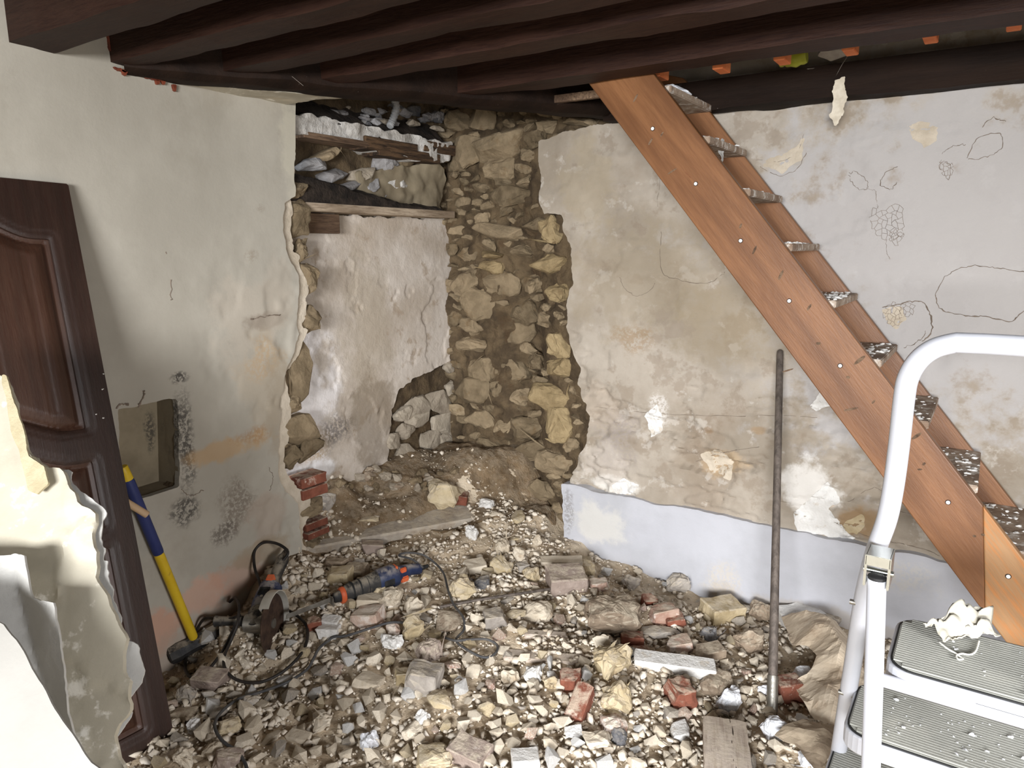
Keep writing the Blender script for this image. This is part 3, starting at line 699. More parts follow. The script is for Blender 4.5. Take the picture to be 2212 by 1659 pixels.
fC = polyfield([(2.62, 1.84), (2.7, 2.0), (2.9, 2.08), (3.3, 2.1), (3.3, 1.82)])
slab('grey_render', (XL - 0.12, 0, 0), UL, VL, (2.5, 3.4, 1.8, 2.15), 0.014, lambda u, v: fC(u, v) + fbm(u, v, 9, 4, 81) * 0.16, 0.06, 'plaster_niche', cav, disp=lambda u, v: fbm(u, v, 7, 4, 82) * 0.09)
# plaster crust ledge with rotten timbers under it
fLg = polyfield([(2.05, 2.125), (2.05, 2.20), (2.3, 2.215), (2.9, 2.21), (3.3, 2.2), (3.3, 2.10), (3.0, 2.085), (2.85, 2.09), (2.62, 2.12), (2.4, 2.13)])
led = slab('plaster_ledge', (XL - 0.05, 0, 0), UL, VL, (1.95, 3.35, 2.0, 2.3), 0.012, lambda u, v: fLg(u, v) + fbm(u, v, 18, 4, 83) * 0.04, 0.2, 'plaster_ledge', disp=lambda u, v: fbm(u, v, 12, 4, 84) * 0.05)
tag(led, 'crumbling white plaster ledge above the dark cavity', 'ledge')
for k, (a, b, w, h, lab) in enumerate([(720, 305, 150, 12, 'thin straight grey batten under the left of the plaster ledge'), (830, 318, 110, 26, 'thick rotten brown timber under the middle of the plaster ledge'),
                                       (870, 336, 130, 20, 'splintered dark timber lowest under the plaster ledge'), (935, 322, 70, 22, 'short dark timber end under the right of the plaster ledge')]):
    o = wall_stone(None, a, b, w, h, 0, XL - 0.1, 0, mat='rotten_wood' if k else 'old_wood_brown', depth=0.12, name='rotten_timber', brick=True)
    tag(o, lab, 'timber')
dirt_wedge('ledge_dirt', 'soot_dirt', 1.95, 3.3, XL - 0.3, XL - 0.06, 2.17, lambda x, y: 2.19 + (XL - .06 - x) * 0.9 , 'dark dirt and rubble heaped on top of the plaster ledge')
rr = random.Random(12)
for k in range(46):
    a, b = rr.uniform(645, 950), rr.uniform(222, 278); w = rr.uniform(12, 34)
    o = wall_stone(None, a, b, w, w * rr.uniform(.5, .9), 0, XL - 0.10 - (280 - b) * 0.0022, 0, mat=rr.choice(['stone_soot', 'stone_soot', 'stone_flush', 'stone_dark']), name='ledge_stone')
    tag(o, 'small sooty stone in the heap on the plaster ledge', 'stone', 'sooty stones on the plaster ledge')
p = on(0, XL - 0.06, 838, 244); g = MB()
arc = [(p[0] + .02 * math.sin(t * 2.0), p[1] + 0.05 * math.cos(t), p[2] + 0.075 * math.sin(t)) for t in np.linspace(-0.9, 1.1, 24)]
g.tube(arc, [0.020 if k % 2 else 0.016 for k in range(24)], 12)
tag(g.build('corrugated_conduit', 'conduit_grey'), 'bent grey corrugated conduit end sticking out of the ledge dirt', 'conduit')
# rough concrete kerb at the foot of the recess
vs, fs = brick_chunk(77, (1.02, 0.16, 0.14), 0, 0.12)
o = link('concrete_kerb', vs, fs, 'concrete'); o.location = (-2.40, 2.56, 0.20); o.rotation_euler = (0.15, 0, math.radians(60))
tag(o, 'rough grey concrete kerb half buried at the foot of the recess', 'kerb')

# rest of the shell: front wall with opening, right wall with window, ceiling boards
g = MB()
g.box((-2.7, -3.52, 0), (-0.4, -3.4, ZTOP)); g.box((1.85, -3.52, 0), (2.1, -3.4, ZTOP)); g.box((-0.4, -3.52, 2.25), (1.85, -3.4, ZTOP)); g.box((-0.4, -3.52, 0), (1.85, -3.4, 1.15))
g.box((XL - .12, -3.4, 0), (XL, -1.6, ZTOP))
tag(g.build('wall_front', 'wall_plain'), kind='structure')
g = MB()
g.box((1.9, -3.4, 0), (2.02, 0.0, ZTOP)); g.box((1.9, 1.1, 0), (2.02, 3.2, ZTOP)); g.box((1.9, 0.0, 1.7), (2.02, 1.1, ZTOP)); g.box((1.9, 0.0, 0), (2.02, 1.1, 0.6))
tag(g.build('wall_right', 'wall_plain'), kind='structure')
g = MB(); g.box((-3.1, -3.52, ZTOP - 0.03), (2.1, 2.66, ZTOP + 0.03))
ceiling = tag(g.build('ceiling', 'ceiling_boards'), kind='structure')
g = MB(); g.box((-3.1, 2.66, ZTOP - 0.01), (2.1, 3.7, ZTOP + 0.06)); g.build('hollow_block_underside', 'ceiling_hollow', ceiling)
# small plaster soffit between left wall and diagonal plate
sf = [(XL - .02, 1.60), (-2.40, 1.86), (-2.26, 2.08), (-2.20, 2.22), (-2.32, 2.14), (-2.42, 2.12), (XL - .02, 2.13)]
slab('plaster_soffit', (0, 0, 2.226), (1, 0, 0), (0, 1, 0), (XL - .02, -1.9, 1.55, 2.6), 0.012, lambda u, v: polyfield(sf)(u, v) + fbm(u, v, 20, 3, 90) * 0.03, 0.03, 'sheet_cream', ceiling, flip=True, disp=lambda u, v: fbm(u, v, 10, 3, 91) * 0.01)

# joists (parallel to the back wall), trimmer, plates
def joist(name, x0, x1, y0, y1, z0, z1, mat, label, seed, cat='beam'):
    nx = 90; g = MB(); vs = []; fs = []
    for i in range(nx + 1):
        x = x0 + (x1 - x0) * i / nx
        for k, (yy, zz) in enumerate([(y0, z0), ((y0 + y1) / 2, z0), (y1, z0), (y1, z1), (y0, z1)]):
            a = float(fbm(x * 1.3, seed + k * 3.1, 3, 3, seed)); b = float(fbm(x * 1.3, seed + 50 + k * 3.7, 3, 3, seed))
            if zz == z1: b = 0
            vs.append((x, yy + a * 0.022, zz + b * 0.026))
    for i in range(nx):
        for k in range(5): fs.append([i * 5 + k, i * 5 + (k + 1) % 5, (i + 1) * 5 + (k + 1) % 5, (i + 1) * 5 + k])
    fs += [[0, 1, 2, 3, 4], [nx * 5 + k for k in (4, 3, 2, 1, 0)]]
    g.add(vs, fs); o = g.build(name, mat, smooth=True)
    tag(o, label, cat, 'dark brown ceiling joists'); return o
joist('ceiling_joist', XL - .02, 1.9, 1.105, 1.225, ZJ - .01, ZTOP, 'joist_brown', 'dark ceiling joist at the top left corner, entering the wall by flaking paint', 22)
joist('ceiling_joist', XL - .02, 1.9, 1.40, 1.51, ZJ - .005, ZTOP, 'joist_brown', 'reddish brown ceiling joist with its end cut into the left wall', 23)
joist('ceiling_joist', -2.42, 1.9, 1.70, 1.80, ZJ, ZTOP, 'joist_brown', 'third ceiling joist from the left, ending on the diagonal plate', 24)
joist('ceiling_joist', -2.20, 1.9, 1.99, 2.10, ZJ, ZTOP, 'joist_brown', 'fourth ceiling joist from the left, before the stair trimmer', 25)
joist('stair_trimmer', -1.98, 1.9, 2.45, 2.575, ZJ, ZTOP, 'joist_brown', 'thick dark trimmer joist carrying the top of the wooden stair', 26)
o = joist('wall_plate', -1.55, 1.9, YB - 0.10, YB + 0.02, 2.200, 2.322, 'beam_black', 'black wooden plate along the top of the back wall', 27); del o['group']
# diagonal plate
a = Vector((XL - 0.08, 1.50, 0)); b = Vector((-1.40, 3.46, 0)); dr = (b - a).normalized(); nr = Vector((dr.y, -dr.x, 0))
g = MB(); vs = []; fs = []
nseg = 60
for i in range(nseg + 1):
    q = a + (b - a) * i / nseg
    for k, (wd, zz) in enumerate([(0.0, ZPL), (0.09, ZPL), (0.12, ZPL + 0.02), (0.12, ZTOP - .02), (0.0, ZTOP - .02)]):
        e = float(fbm(i * 0.13, k * 7.0, 2, 3, 8))
        p = q + nr * (wd + e * 0.012); vs.append((p.x, p.y, zz + (e * 0.014 if zz < 2.3 else 0)))
for i in range(nseg):
    for k in range(5): fs.append([i * 5 + k, i * 5 + (k + 1) % 5, (i + 1) * 5 + (k + 1) % 5, (i + 1) * 5 + k])
fs += [[0, 1, 2, 3, 4], [nseg * 5 + k for k in (4, 3, 2, 1, 0)]]
g.add(vs, fs); tag(g.build('diagonal_plate', 'beam_black', smooth=True), 'dark diagonal beam crossing the corner above the opened recess', 'beam')
g = MB(); M_ = Matrix.Translation(V3(on(2, 2.25, 1240, 218))) ; g.box((-.16, -.012, 0), (.22, .012, .03), M_)
tag(g.build('ceiling_batten', 'old_wood_brown'), 'thin reddish batten just left of the stair top under the ceiling', 'batten')

# flaked red paint round the joist ends
for k, (px_, py_, w, h) in enumerate([(48, 45, 9, 26), (65, 82, 9, 14), (92, 92, 26, 8), (108, 100, 6, 8), (238, 95, 6, 40), (262, 152, 18, 7), (268, 158, 7, 10), (330, 170, 34, 5), (340, 178, 5, 9), (352, 179, 5, 7), (376, 191, 5, 16), (470, 191, 30, 3)]):
    p = on(0, XL + 0.004, px_, py_); s = pxsize(p); a0 = max(w * s * 1.8, .006); b0 = h * s
    fl = polyfield([(-a0 / 2, b0 / 2), (a0 / 2, b0 / 2 * .9), (a0 / 5, -b0 / 2), (-a0 / 4, -b0 / 3)])
    slab('paint_flake', (p[0] + .006, p[1], p[2]), UL, VL, (-a0, a0, -b0, b0), max(.0025, min(a0, b0) / 7), lambda u, v: fl(u, v) + fbm(u + k, v, 120, 2, k) * 0.006, 0.012, 'paint_drip', wall_left)

# terracotta batten ends, hose and lumps above the wall plate
for k, (px_, py_) in enumerate([(1415, 158), (1550, 141), (1683, 121), (1832, 99), (2008, 71), (2192, 42)]):
    p = on(1, 2.66, px_, py_); g = MB(); g.box((-.019, 0, -.012), (.019, .09, .022), bev=.002)
    o = g.build('terracotta_block', 'terracotta'); o.location = V3(p)
    tag(o, 'small orange terracotta block end, number %s from the stair along the trimmer' % ['one', 'two', 'three', 'four', 'five', 'six'][k], 'block', 'terracotta block ends along the trimmer')
p = on(1, 2.95, 1712, 126); g = MB(); g.tube([(p[0] - .05 + .0125 * i, p[1], p[2] + .004 * math.sin(i)) for i in range(9)], [.03 if i % 2 else .026 for i in range(9)], 14)
tag(g.build('hose_piece', 'hose_lime', smooth=True), 'short lime green ribbed hose above the black wall plate', 'hose')
p = on(1, 3.02, 1800, 116); vs, fs = hull_rock(5, (.11, .07, .045), 20, 1, .2)
o = link('plaster_lump', vs, fs, 'stone_grey'); o.location = V3(p); tag(o, 'grey plaster lump lying on the black wall plate', 'plaster')
# old tape hanging at the wall plate
p = on(1, YB - 0.112, 1812, 215); fl = polyfield([(-.022, .07), (.018, .075), (.026, .01), (.02, -.05), (-.005, -.09), (-.03, -.06), (-.02, 0)])
tag(slab('old_tape', (p[0], p[1], p[2]), (1, 0, 0), (0, 0, 1), (-.05, .05, -.11, .1), .004, lambda u, v: fl(u, v) + fbm(u, v, 60, 3, 2) * .02, .002, 'tape_old', back=True, disp=lambda u, v: fbm(u, v, 30, 3, 3) * .005), 'torn strip of old tape hanging from the black wall plate', 'tape')

# ------------------------------------------------------------------ wooden stair
YS = 2.60; YF = 3.10; TS = 0.035
T1 = on(1, YS, 1272, 181); T2 = on(1, YS, 1420, 171); Lw = on(1, YS, 2130, 1330); Uw = on(1, YS, 2212, 1210)
zt = 2.30
def line_x(a, b, z): return a[0] + (b[0] - a[0]) * (a[2] - z) / (a[2] - b[2])
lo = lambda z: line_x(T1, Lw, z); hi = lambda z: line_x(T2, Uw, z)
stair = thing('wooden_stair', 'steep orange pine open stair climbing along the back wall', 'stairs', (lo(0), YS, 0))
so = np.array([lo(0), YS, 0])
def xzprism(poly, y0, y1):      # polygon (x, z), extruded along y
    n = len(poly); vs = [(p[0], y0, p[1]) for p in poly] + [(p[0], y1, p[1]) for p in poly]
    return MB().add(vs, [list(range(n)), list(range(n, 2 * n))[::-1]] + [[i, n + i, n + (i + 1) % n, (i + 1) % n] for i in range(n)])
zj = on(1, YS, 2147, 1098)[2]; zk = on(1, YS, 2128, 1327)[2]
def rotate_child(o):            # put the wood grain along the stringer: local X follows the slope
    return o
ang = math.atan2(T1[2] - Lw[2], T1[0] - Lw[0])
def stringer(poly, y0, y1, mat, name):
    # local frame with X along the slope so that the grain runs with the board
    c = np.array([sum(p[0] for p in poly) / len(poly), 0, sum(p[1] for p in poly) / len(poly)])
    ca, sa = math.cos(ang), math.sin(ang)
    loc = [((p[0] - c[0]) * ca + (p[1] - c[2]) * sa, -(p[0] - c[0]) * sa + (p[1] - c[2]) * ca) for p in poly]
    o = xzprism(loc, y0 - YS, y1 - YS).build(name, mat, stair, bevel=0.004)
    o.location = (c[0] - so[0], 0, c[2]); o.rotation_euler = (0, -ang, 0); return o
stringer([(lo(zt), zt), (hi(zt), zt), (hi(zj), zj), (lo(zk), zk)], YS, YS + TS, 'pine', 'stringer')
stringer([(hi(zj), zj), (hi(0), 0), (lo(0), 0), (lo(zk), zk)], YS, YS + TS, 'pine_light', 'stringer_foot')
stringer([(lo(2.3), 2.3), (hi(2.365) - .06, 2.365), (hi(2.355), 2.345), (hi(0), 0), (lo(0), 0)], YF, YF + TS, 'pine', 'stringer')
rr = random.Random(3)
ddv, ddf = MB(), None
dust = MB()
for i in range(12):
    zc = 2.222 - 0.1886 * i
    if zc < 0.1: break
    xn = hi(zc - 0.03)
    o = MB().box((xn - 0.165 - so[0], TS, zc - 0.026), (xn - so[0], YF - YS, zc), bev=0.003).build('tread', 'tread_dusty', stair)
    for _ in range(60 if i > 1 else 25):
        s = rr.uniform(.004, .016); vs, fs = hull_rock(rr.randint(0, 999), (s * rr.uniform(1, 2), s, s * .6), 9)
        dust.add(vs + np.array([xn - so[0] - rr.uniform(0.004, .15), rr.uniform(TS + .01, YF - YS - .01), zc + s * .2]), fs)
o = dust.build('plaster_crumbs', 'chunk_white', stair); o['kind'] = 'stuff'
for (a, b) in [(1410, 278), (1503, 397), (1600, 520), (1705, 650), (1815, 790), (2048, 1085), (2178, 1245)]:
    p = on(1, YS, a, b) - so
    MB().lathe([(-.0035, .0045), (-.003, .006), (.002, .006)], 12, 'Y', Matrix.Translation(V3(p))).build('screw_cap', 'white_plug', stair, smooth=True)
    MB().lathe([(-.0008, .0085), (.002, .0085)], 12, 'Y', Matrix.Translation(V3(p))).build('screw_recess', 'joist_brown', stair)
def knot(a, b, L, w, rot):
    p = on(1, YS, a, b) - so; g = MB(); n = 14
    g.add([(p[0] + math.cos(t) * L * math.cos(rot) - math.sin(t) * w * math.sin(rot), -0.0006, p[2] + math.cos(t) * L * math.sin(rot) + math.sin(t) * w * math.cos(rot)) for t in [2 * math.pi * k / n for k in range(n)]], [list(range(n))])
    g.build('wood_knot', 'old_wood_brown', stair)
for (a, b, L, w, r) in [(1748, 664, .013, .004, 1.1), (1857, 778, .022, .006, .8), (1832, 815, .006, .005, 0), (1600, 488, .009, .004, 1.2), (1630, 540, .016, .004, 1.2), (1687, 594, .018, .005, 1.2),
                        (1768, 742, .008, .005, 0), (1838, 884, .024, .004, .35), (1980, 942, .018, .005, .8), (1996, 1002, .006, .004, 1), (1987, 1014, .007, .003, .2), (1887, 868, .008, .003, 1), (1373, 212, .016, .004, 1),
                        (1405, 306, .014, .004, 1), (1452, 370, .020, .003, .5), (1430, 290, .01, .003, 1), (2105, 1158, .005, .004, 0), (2123, 1155, .005, .004, 0), (1702, 800, .02, .003, .4)]:
    knot(a, b, L, w, r)
# foam crust on the top tread, torn paper on the second
zc = 2.222; p = np.array([hi(zc) - 0.07, 2.86, zc])
vs, fs = hull_rock(8, (.12, .16, .045), 26, 1, .5); o = link('plaster_crust', vs, fs, 'foam_white'); o.location = V3(p + np.array([.02, .02, .02])); o.rotation_euler = (0, .3, .3)
tag(o, 'white crust of plaster sitting on the topmost stair tread', 'plaster')
zc = 2.222 - .1886; p = np.array([hi(zc) - 0.006, 2.86, zc]); fl = polyfield([(-.012, .015), (.016, .02), (.02, -.03), (.012, -.07), (-.004, -.075), (-.016, -.03)])
tag(slab('torn_paper', p, (0, 1, 0), (0, 0, 1), (-.04, .04, -.1, .04), .004, lambda u, v: fl(u, v) + fbm(u, v, 50, 2, 2) * .012, .0015, 'sheet_white', back=True, disp=lambda u, v: fbm(u, v, 25, 3, 5) * .03 + .004), 'scrap of torn white paper hanging over the second stair tread', 'paper')

# ------------------------------------------------------------------ iron bar leaning on the back wall
b0 = gpt(1668, 1528, 0.01); t0 = on(1, YB - 0.03, 1685, 757)
d_ = V3(t0) - V3(b0); root = thing('iron_bar', 'long round iron bar leaning upright against the back wall', 'bar', b0)
MB().tube([(0, 0, 0), d_ * .12, d_ * .5, d_ * .985, d_ * .996, d_], [.0165, .0165, .015, .0145, .013, .009], 14).build('shaft', 'iron_bar', root, smooth=True)
MB().tube([d_ * -.02, d_ * .075], .0195, 14).build('sleeve', 'steel', root, smooth=True)

# ------------------------------------------------------------------ step ladder
ZP = 0.80
lad = thing('step_ladder', 'white steel step ladder with grey ribbed treads and a hoop handrail', 'ladder', (0.08, 1.7, 0))
lo_ = np.array([0.08, 1.7, 0]); XC = 0.105
def fl_(pts): return [V3(np.asarray(p) - lo_) for p in pts]
def mir(pts): return [(2 * XC - p[0], p[1], p[2]) for p in pts]
def smooth_path(pts, n=5):
    P = [np.asarray(p, float) for p in pts]; out = []
    for i in range(len(P) - 1):
        a, b, c, d = P[max(i - 1, 0)], P[i], P[i + 1], P[min(i + 2, len(P) - 1)]
        for k in range(n):
            t = k / n; out.append(.5 * ((2 * b) + (-a + c) * t + (2 * a - 5 * b + 4 * c - d) * t * t + (-a + 3 * b - 3 * c + d) * t ** 3))
    return out + [P[-1]]
rl = [on(1, 1.565, 1894, 1246), on(1, 1.535, 1888, 1450), on(1, 1.50, 1881, 1659)]
e = rl[-1] + (rl[-1] - rl[0]) * (rl[-1][2] - 0.02) / (rl[0][2] - rl[-1][2]); rl.append(e)
MB().tube(fl_(rl), .0185, 14).build('rear_leg', 'white_paint_metal', lad, smooth=True)
MB().tube(fl_(mir(rl)), .0185, 14).build('rear_leg', 'white_paint_metal', lad, smooth=True)
hp = [(1953, 860), (1962, 815), (1985, 777), (2020, 752), (2065, 740)]
side = [on(1, 1.62, a, b) for a, b in hp[::-1]] + [on(1, 1.62, 1942, 960), on(1, 1.622, 1930, 1050), on(1, 1.63, 1916, 1120), on(1, 1.65, 1895, 1180), on(1, 1.68, 1879, 1235), on(1, 1.73, 1862, 1310),
        on(1, 1.80, 1843, 1430), on(1, 1.86, 1828, 1520), on(1, 1.935, 1809, 1640)]
e = side[-1] + (side[-1] - side[-3]) * (side[-1][2] - 0.02) / (side[-3][2] - side[-1][2]); side.append(e)
ztop = float(side[0][2]); pathL = smooth_path(side, 5)
full = [np.array(q) for q in mir(pathL)][::-1] + [np.array([2 * XC - side[0][0] - .05, 1.62, ztop + .001]), np.array([side[0][0] + .05, 1.62, ztop + .001])] + pathL
MB().tube(fl_(full), .0200, 14).build('handrail_frame', 'white_paint_metal', lad, smooth=True)
def rrect(x0, x1, y0, y1, r, n=6):
    out = []
    for cx, cy, a0 in ((x1 - r, y1 - r, 0), (x0 + r, y1 - r, 90), (x0 + r, y0 + r, 180), (x1 - r, y0 + r, 270)):
        out += [(cx + r * math.cos(math.radians(a0 + 90 * k / n)), cy + r * math.sin(math.radians(a0 + 90 * k / n))) for k in range(n + 1)]
    return out
def step(x0, x1, y0, y1, z, name):
    T = Matrix.Translation(V3(-lo_))
    s = MB().prism(rrect(x0, x1, y0, y1, .05), z - .045, z - .002, T).build(name, 'white_paint_metal', lad, bevel=.004)
    m = MB().prism(rrect(x0 + .006, x1 - .006, y0 + .006, y1 - .006, .047), z - .002, z + .0015, T).build('tread_mat', 'rubber_black', s)
    n = MB().prism(rrect(x0 + .010, x1 - .010, y0 + .010, y1 - .010, .044), z - .002, z + .0025, T)
    y = y0 + .016
    while y < y1 - .014:
        ins = .03 if (y - y0 < .03 or y1 - y < .03) else .013
        n.box((x0 + ins, y, z + .002), (x1 - ins, y + .005, z + .0048), T); y += .0095
    n.build('ribbed_mat', 'mat_grey', s); return s
pl = step(on(2, ZP, 1921, 1400)[0] , 2 * XC - on(2, ZP, 1921, 1400)[0], 1.545, 1.80, ZP, 'platform')
T = Matrix.Translation(V3(-lo_))
xa, xb = on(1, 1.54, 1888, 1450)[0], 2 * XC - on(1, 1.54, 1888, 1450)[0]
MB().tube([V3(np.array([xa, 1.545, ZP - .03]) - lo_), V3(np.array([xb, 1.545, ZP - .03]) - lo_)], .014, 12).build('platform_bar', 'white_paint_metal', lad, smooth=True)
MB().box((XC - .05, 1.538, ZP - .032), (XC + .05, 1.546, ZP - .018), T).build('latch_slot', 'rubber_black', lad)
s2 = step(-0.185, 2 * XC + .185, 1.64, 1.885, 0.56, 'lower_step')
s3 = step(-0.235, 2 * XC + .235, 1.76, 2.01, 0.32, 'lower_step')
for sx in (0, 1):
    p = on(1, 1.555, 1896, 1232); X = p[0] if not sx else 2 * XC - p[0]
    M_ = Matrix.Translation(V3(np.array([X, 1.555, p[2]]) - lo_))
    g = MB(); g.box((-.024, -.014, -.035), (-.019, .05, .034), M_, .002); g.box((.019, -.014, -.035), (.024, .05, .034), M_, .002); g.box((-.024, -.014, .012), (.024, -.010, .034), M_, .001); g.box((-.024, -.012, .030), (.024, .05, .034), M_, .001)
    g.build('hinge_bracket', 'chrome', lad)
    MB().lathe([(-.028, .006), (-.024, .006), (.024, .006), (.028, .006)], 10, 'X', M_ @ Matrix.Translation((0, .02, -.01))).build('rivet', 'chrome', lad, smooth=True)
    MB().lathe([(-.004, .0175), (.002, .0175), (.004, .013)], 16, 'Z', M_ @ Matrix.Translation((0.0, .004, -.016))).build('tube_cap', 'rubber_black', lad, smooth=True)
    for q in ((1862, 1302, 1.715), (1836, 1497, 1.83)):
        b_ = on(1, q[2], q[0] - 14, q[1]); X = b_[0] if not sx else 2 * XC - b_[0]; sg = -1 if not sx else 1
        MB().lathe([(-.012, .006), (.0, .006), (.03, .005)], 10, 'X', Matrix.Translation(V3(np.array([X, b_[1], b_[2]]) - lo_)) @ (Matrix.Rotation(math.pi, 4, 'Z') if sx else Matrix.Identity(4))).build('bolt', 'steel', lad, smooth=True)
    for q in (rl[-1], side[-1]):
        qq = q if not sx else np.array([2 * XC - q[0], q[1], q[2]])
        MB().lathe([(-.02, .024), (.02, .023), (.03, .02)], 14, 'Z', Matrix.Translation(V3(qq - lo_))).build('foot', 'rubber_black', lad, smooth=True)
cr = MB(); rr = random.Random(9)
for _ in range(110):
    if rr.random() < .8: x, y, z = rr.uniform(-.1, .27), rr.uniform(1.66, 1.86), .565
    else: x, y, z = rr.uniform(0.0, .25), rr.uniform(1.58, 1.78), ZP + .005
    s = rr.choice([.002, .002, .003, .003, .004, .009]) * rr.uniform(.8, 1.3); vs, fs = hull_rock(rr.randint(0, 999), (s * 1.4, s, s * .7), 9); cr.add(vs + np.array([x, y, z + s * .25]) - lo_, fs)
o = cr.build('plaster_crumbs', 'foam_white', lad); o['kind'] = 'stuff'

# ------------------------------------------------------------------ used face mask on the platform
mc = on(2, ZP, 2078, 1352); mk = thing('face_mask', 'crumpled used pleated face mask on the ladder platform', 'mask', (mc[0], mc[1], ZP + .006))
cor = [on(2, ZP + .055, 1990, 1335), on(2, ZP + .06, 2122, 1306), on(2, ZP, 2163, 1380), on(2, ZP, 2040, 1395)]
cor = [c - np.array([mc[0], mc[1], ZP + .006]) for c in cor]
n, m = 26, 18; vs = []
for i in range(n + 1):
    for j in range(m + 1):
        s, t = i / n, j / m
        p = cor[0] * (1 - s) * (1 - t) + cor[1] * s * (1 - t) + cor[2] * s * t + cor[3] * (1 - s) * t
        bul = math.sin(math.pi * min(1, s * .9 + .05)) * math.sin(math.pi * t) * .03
        pleat = .009 * abs(math.sin(t * 7.8 + s * 2)) * (0.4 + .6 * s) + float(fbm(s * 3, t * 3, 1.4, 1, 6)) * .06 + abs(float(fbm(s * 3 + t, t * 2 - s, 3, 1, 8))) * .03
        vs.append((p[0] + float(fbm(s, t, 4, 2, 9)) * .02, p[1] + float(fbm(s, t, 4, 2, 10)) * .02, max(.002, p[2] + bul + pleat - .01)))
fs = [[i * (m + 1) + j, (i + 1) * (m + 1) + j, (i + 1) * (m + 1) + j + 1, i * (m + 1) + j + 1] for i in range(n) for j in range(m)]
o = link('pleated_fabric', vs, fs, 'mask_fabric', mk, smooth=True); md = o.modifiers.new('thick', 'SOLIDIFY'); md.thickness = .0014
el = [on(2, ZP + .008, a, b) - np.array([mc[0], mc[1], ZP + .006]) for a, b in [(2030, 1388), (2048, 1402), (2064, 1411), (2076, 1420), (2080, 1424), (2070, 1424), (2066, 1416), (2078, 1412), (2096, 1414), (2108, 1406), (2115, 1385)]]
MB().tube([V3(q) for q in smooth_path(el, 5)], .0018, 8).build('ear_loop', 'white_plug', mk, smooth=True)

# ------------------------------------------------------------------ old panelled door leaning on the left wall
tr = on(0, XL + 0.012, 141, 401); br = on(2, 0.03, 373, 1607)
upv = (tr - br); DH = np.linalg.norm(upv); upv /= DH
side_ = np.array([0, -1.0, 0]); side_ = side_ - upv * (side_ @ upv); side_ /= np.linalg.norm(side_)
nrm = np.cross(upv, side_); nrm = nrm * (1 if nrm[0] > 0 else -1)
Md = Matrix(((side_[0], nrm[0], upv[0], br[0]), (side_[1], nrm[1], upv[1], br[1]), (side_[2], nrm[2], upv[2], br[2]), (0, 0, 0, 1)))
door = thing('panel_door', 'dark brown panelled wooden door leaning against the left wall', 'door', mat4=Md)
DW = 0.68
def arch(u0, u1, v0, v1, a_top=0.0, a_bot=0.0, n=26):
    def bump(s): return 0.5 - 0.5 * math.cos(2 * math.pi * min(max((s - .08) / .84, 0), 1))
    top = [(u0 + (u1 - u0) * k / n, v1 - a_top + a_top * bump(k / n) * 1.0) for k in range(n + 1)]
    bot = [(u1 - (u1 - u0) * k / n, v0 + a_bot * bump(k / n)) for k in range(n + 1)]
    return top + bot
pan = [arch(.085, DW - .085, 1.075, DH - .095, .085, .07), arch(.085, DW - .085, .765, 1.04, .07, 0), arch(.085, DW - .085, .10, .69, 0, 0)]
pf = [polyfield(p) for p in pan]; rect = polyfield([(0, 0), (DW, 0), (DW, DH), (0, DH)])
OL = dict(O=(0, 0.02, 0), U=(1, 0, 0), Vv=(0, 0, 1))
def outer(u, v):
    return np.minimum(rect(u, v), -np.max([f(u, v) for f in pf], axis=0))
def bead(u, v):
    d = -np.max([f(u, v) for f in pf], axis=0); return -0.006 * np.exp(-(d / .007) ** 2) - .003 * np.exp(-((d - .018) / .004) ** 2)
slab('door_frame', box=(-.01, DW + .01, -.01, DH + .01), res=.0075, field=outer, thick=.038, mat='door_brown', parent=door, disp=bead, back=False, flip=True, **OL)
MB().box((0.002, -.018, 0.002), (DW - .002, -.004, DH - .002)).build('door_core', 'door_panel', door)
for k, f in enumerate(pf):
    vs_ = [p[1] for p in pan[k]]
    def fld(u, v, f=f): return f(u, v) + .004
    def ds(u, v, f=f, k=k):
        d = f(u, v); z = np.clip((d - .018) / .03, 0, 1) * .010 - .006 * np.exp(-((d - .012) / .005) ** 2)
        if k < 3:
            for c in (.16, .173, .28, .293, .40, .413, .52, .533): z = z - .0022 * np.exp(-((u - c) / .0022) ** 2) * (d > .05)
        return z
    slab('door_panel', (0, 0.004, 0), (1, 0, 0), (0, 0, 1), (.07, DW - .07, min(vs_) - .01, max(vs_) + .01), .006, fld, .006, 'door_panel', door, disp=ds, flip=True)
for (u, v, s) in [(.015, 1.19, .010), (.05, 1.115, .006), (.03, 1.10, .008), (.004, 1.24, .006)]:
    vs, fs = hull_rock(int(v * 1000), (s, .003, s * .6), 10); o = link('paint_chip', vs, fs, 'white_plug', door); o.location = (u, .021, v)

# wooden dowel behind the door
e0 = on(0, XL + 0.13, 318, 1112); e1 = on(0, XL + 0.10, 262, 1078)
dv = V3(e1 - e0); root = thing('wooden_dowel', 'round pale wooden dowel poking out beside the door edge', 'dowel', e0)
MB().tube([(0, 0, 0), dv, dv * 2.2], .0125, 16).build('shaft', 'dowel', root, smooth=True)

# ------------------------------------------------------------------ sledgehammer
tp = on(0, XL + 0.03, 267, 1013); bt = gpt(424, 1392, 0.03)
ax = V3(bt - tp); Ls = ax.length; axn = ax.normalized()
sl = thing('sledgehammer', 'sledgehammer with yellow and navy handle leaning on the left wall', 'hammer', tp)
def seg(a, b, r0, r1, mat, nm, par=sl): return MB().tube([axn * (a + (b - a) * t) for t in (0, .03, .5, .97, 1)], [r0 * .9, r0, (r0 + r1) / 2, r1, r1 * .92], 16).build(nm, mat, par, smooth=True)
def along(px_, py_):
    t = np.linspace(0, 1, 200); P = tp + np.outer(t, bt - tp); q = [(CX + F * ((p - C0) @ RT) / ((p - C0) @ FW), CY - F * ((p - C0) @ UP) / ((p - C0) @ FW)) for p in P]
    return t[int(np.argmin([(a - px_) ** 2 + (b - py_) ** 2 for a, b in q]))] * Ls
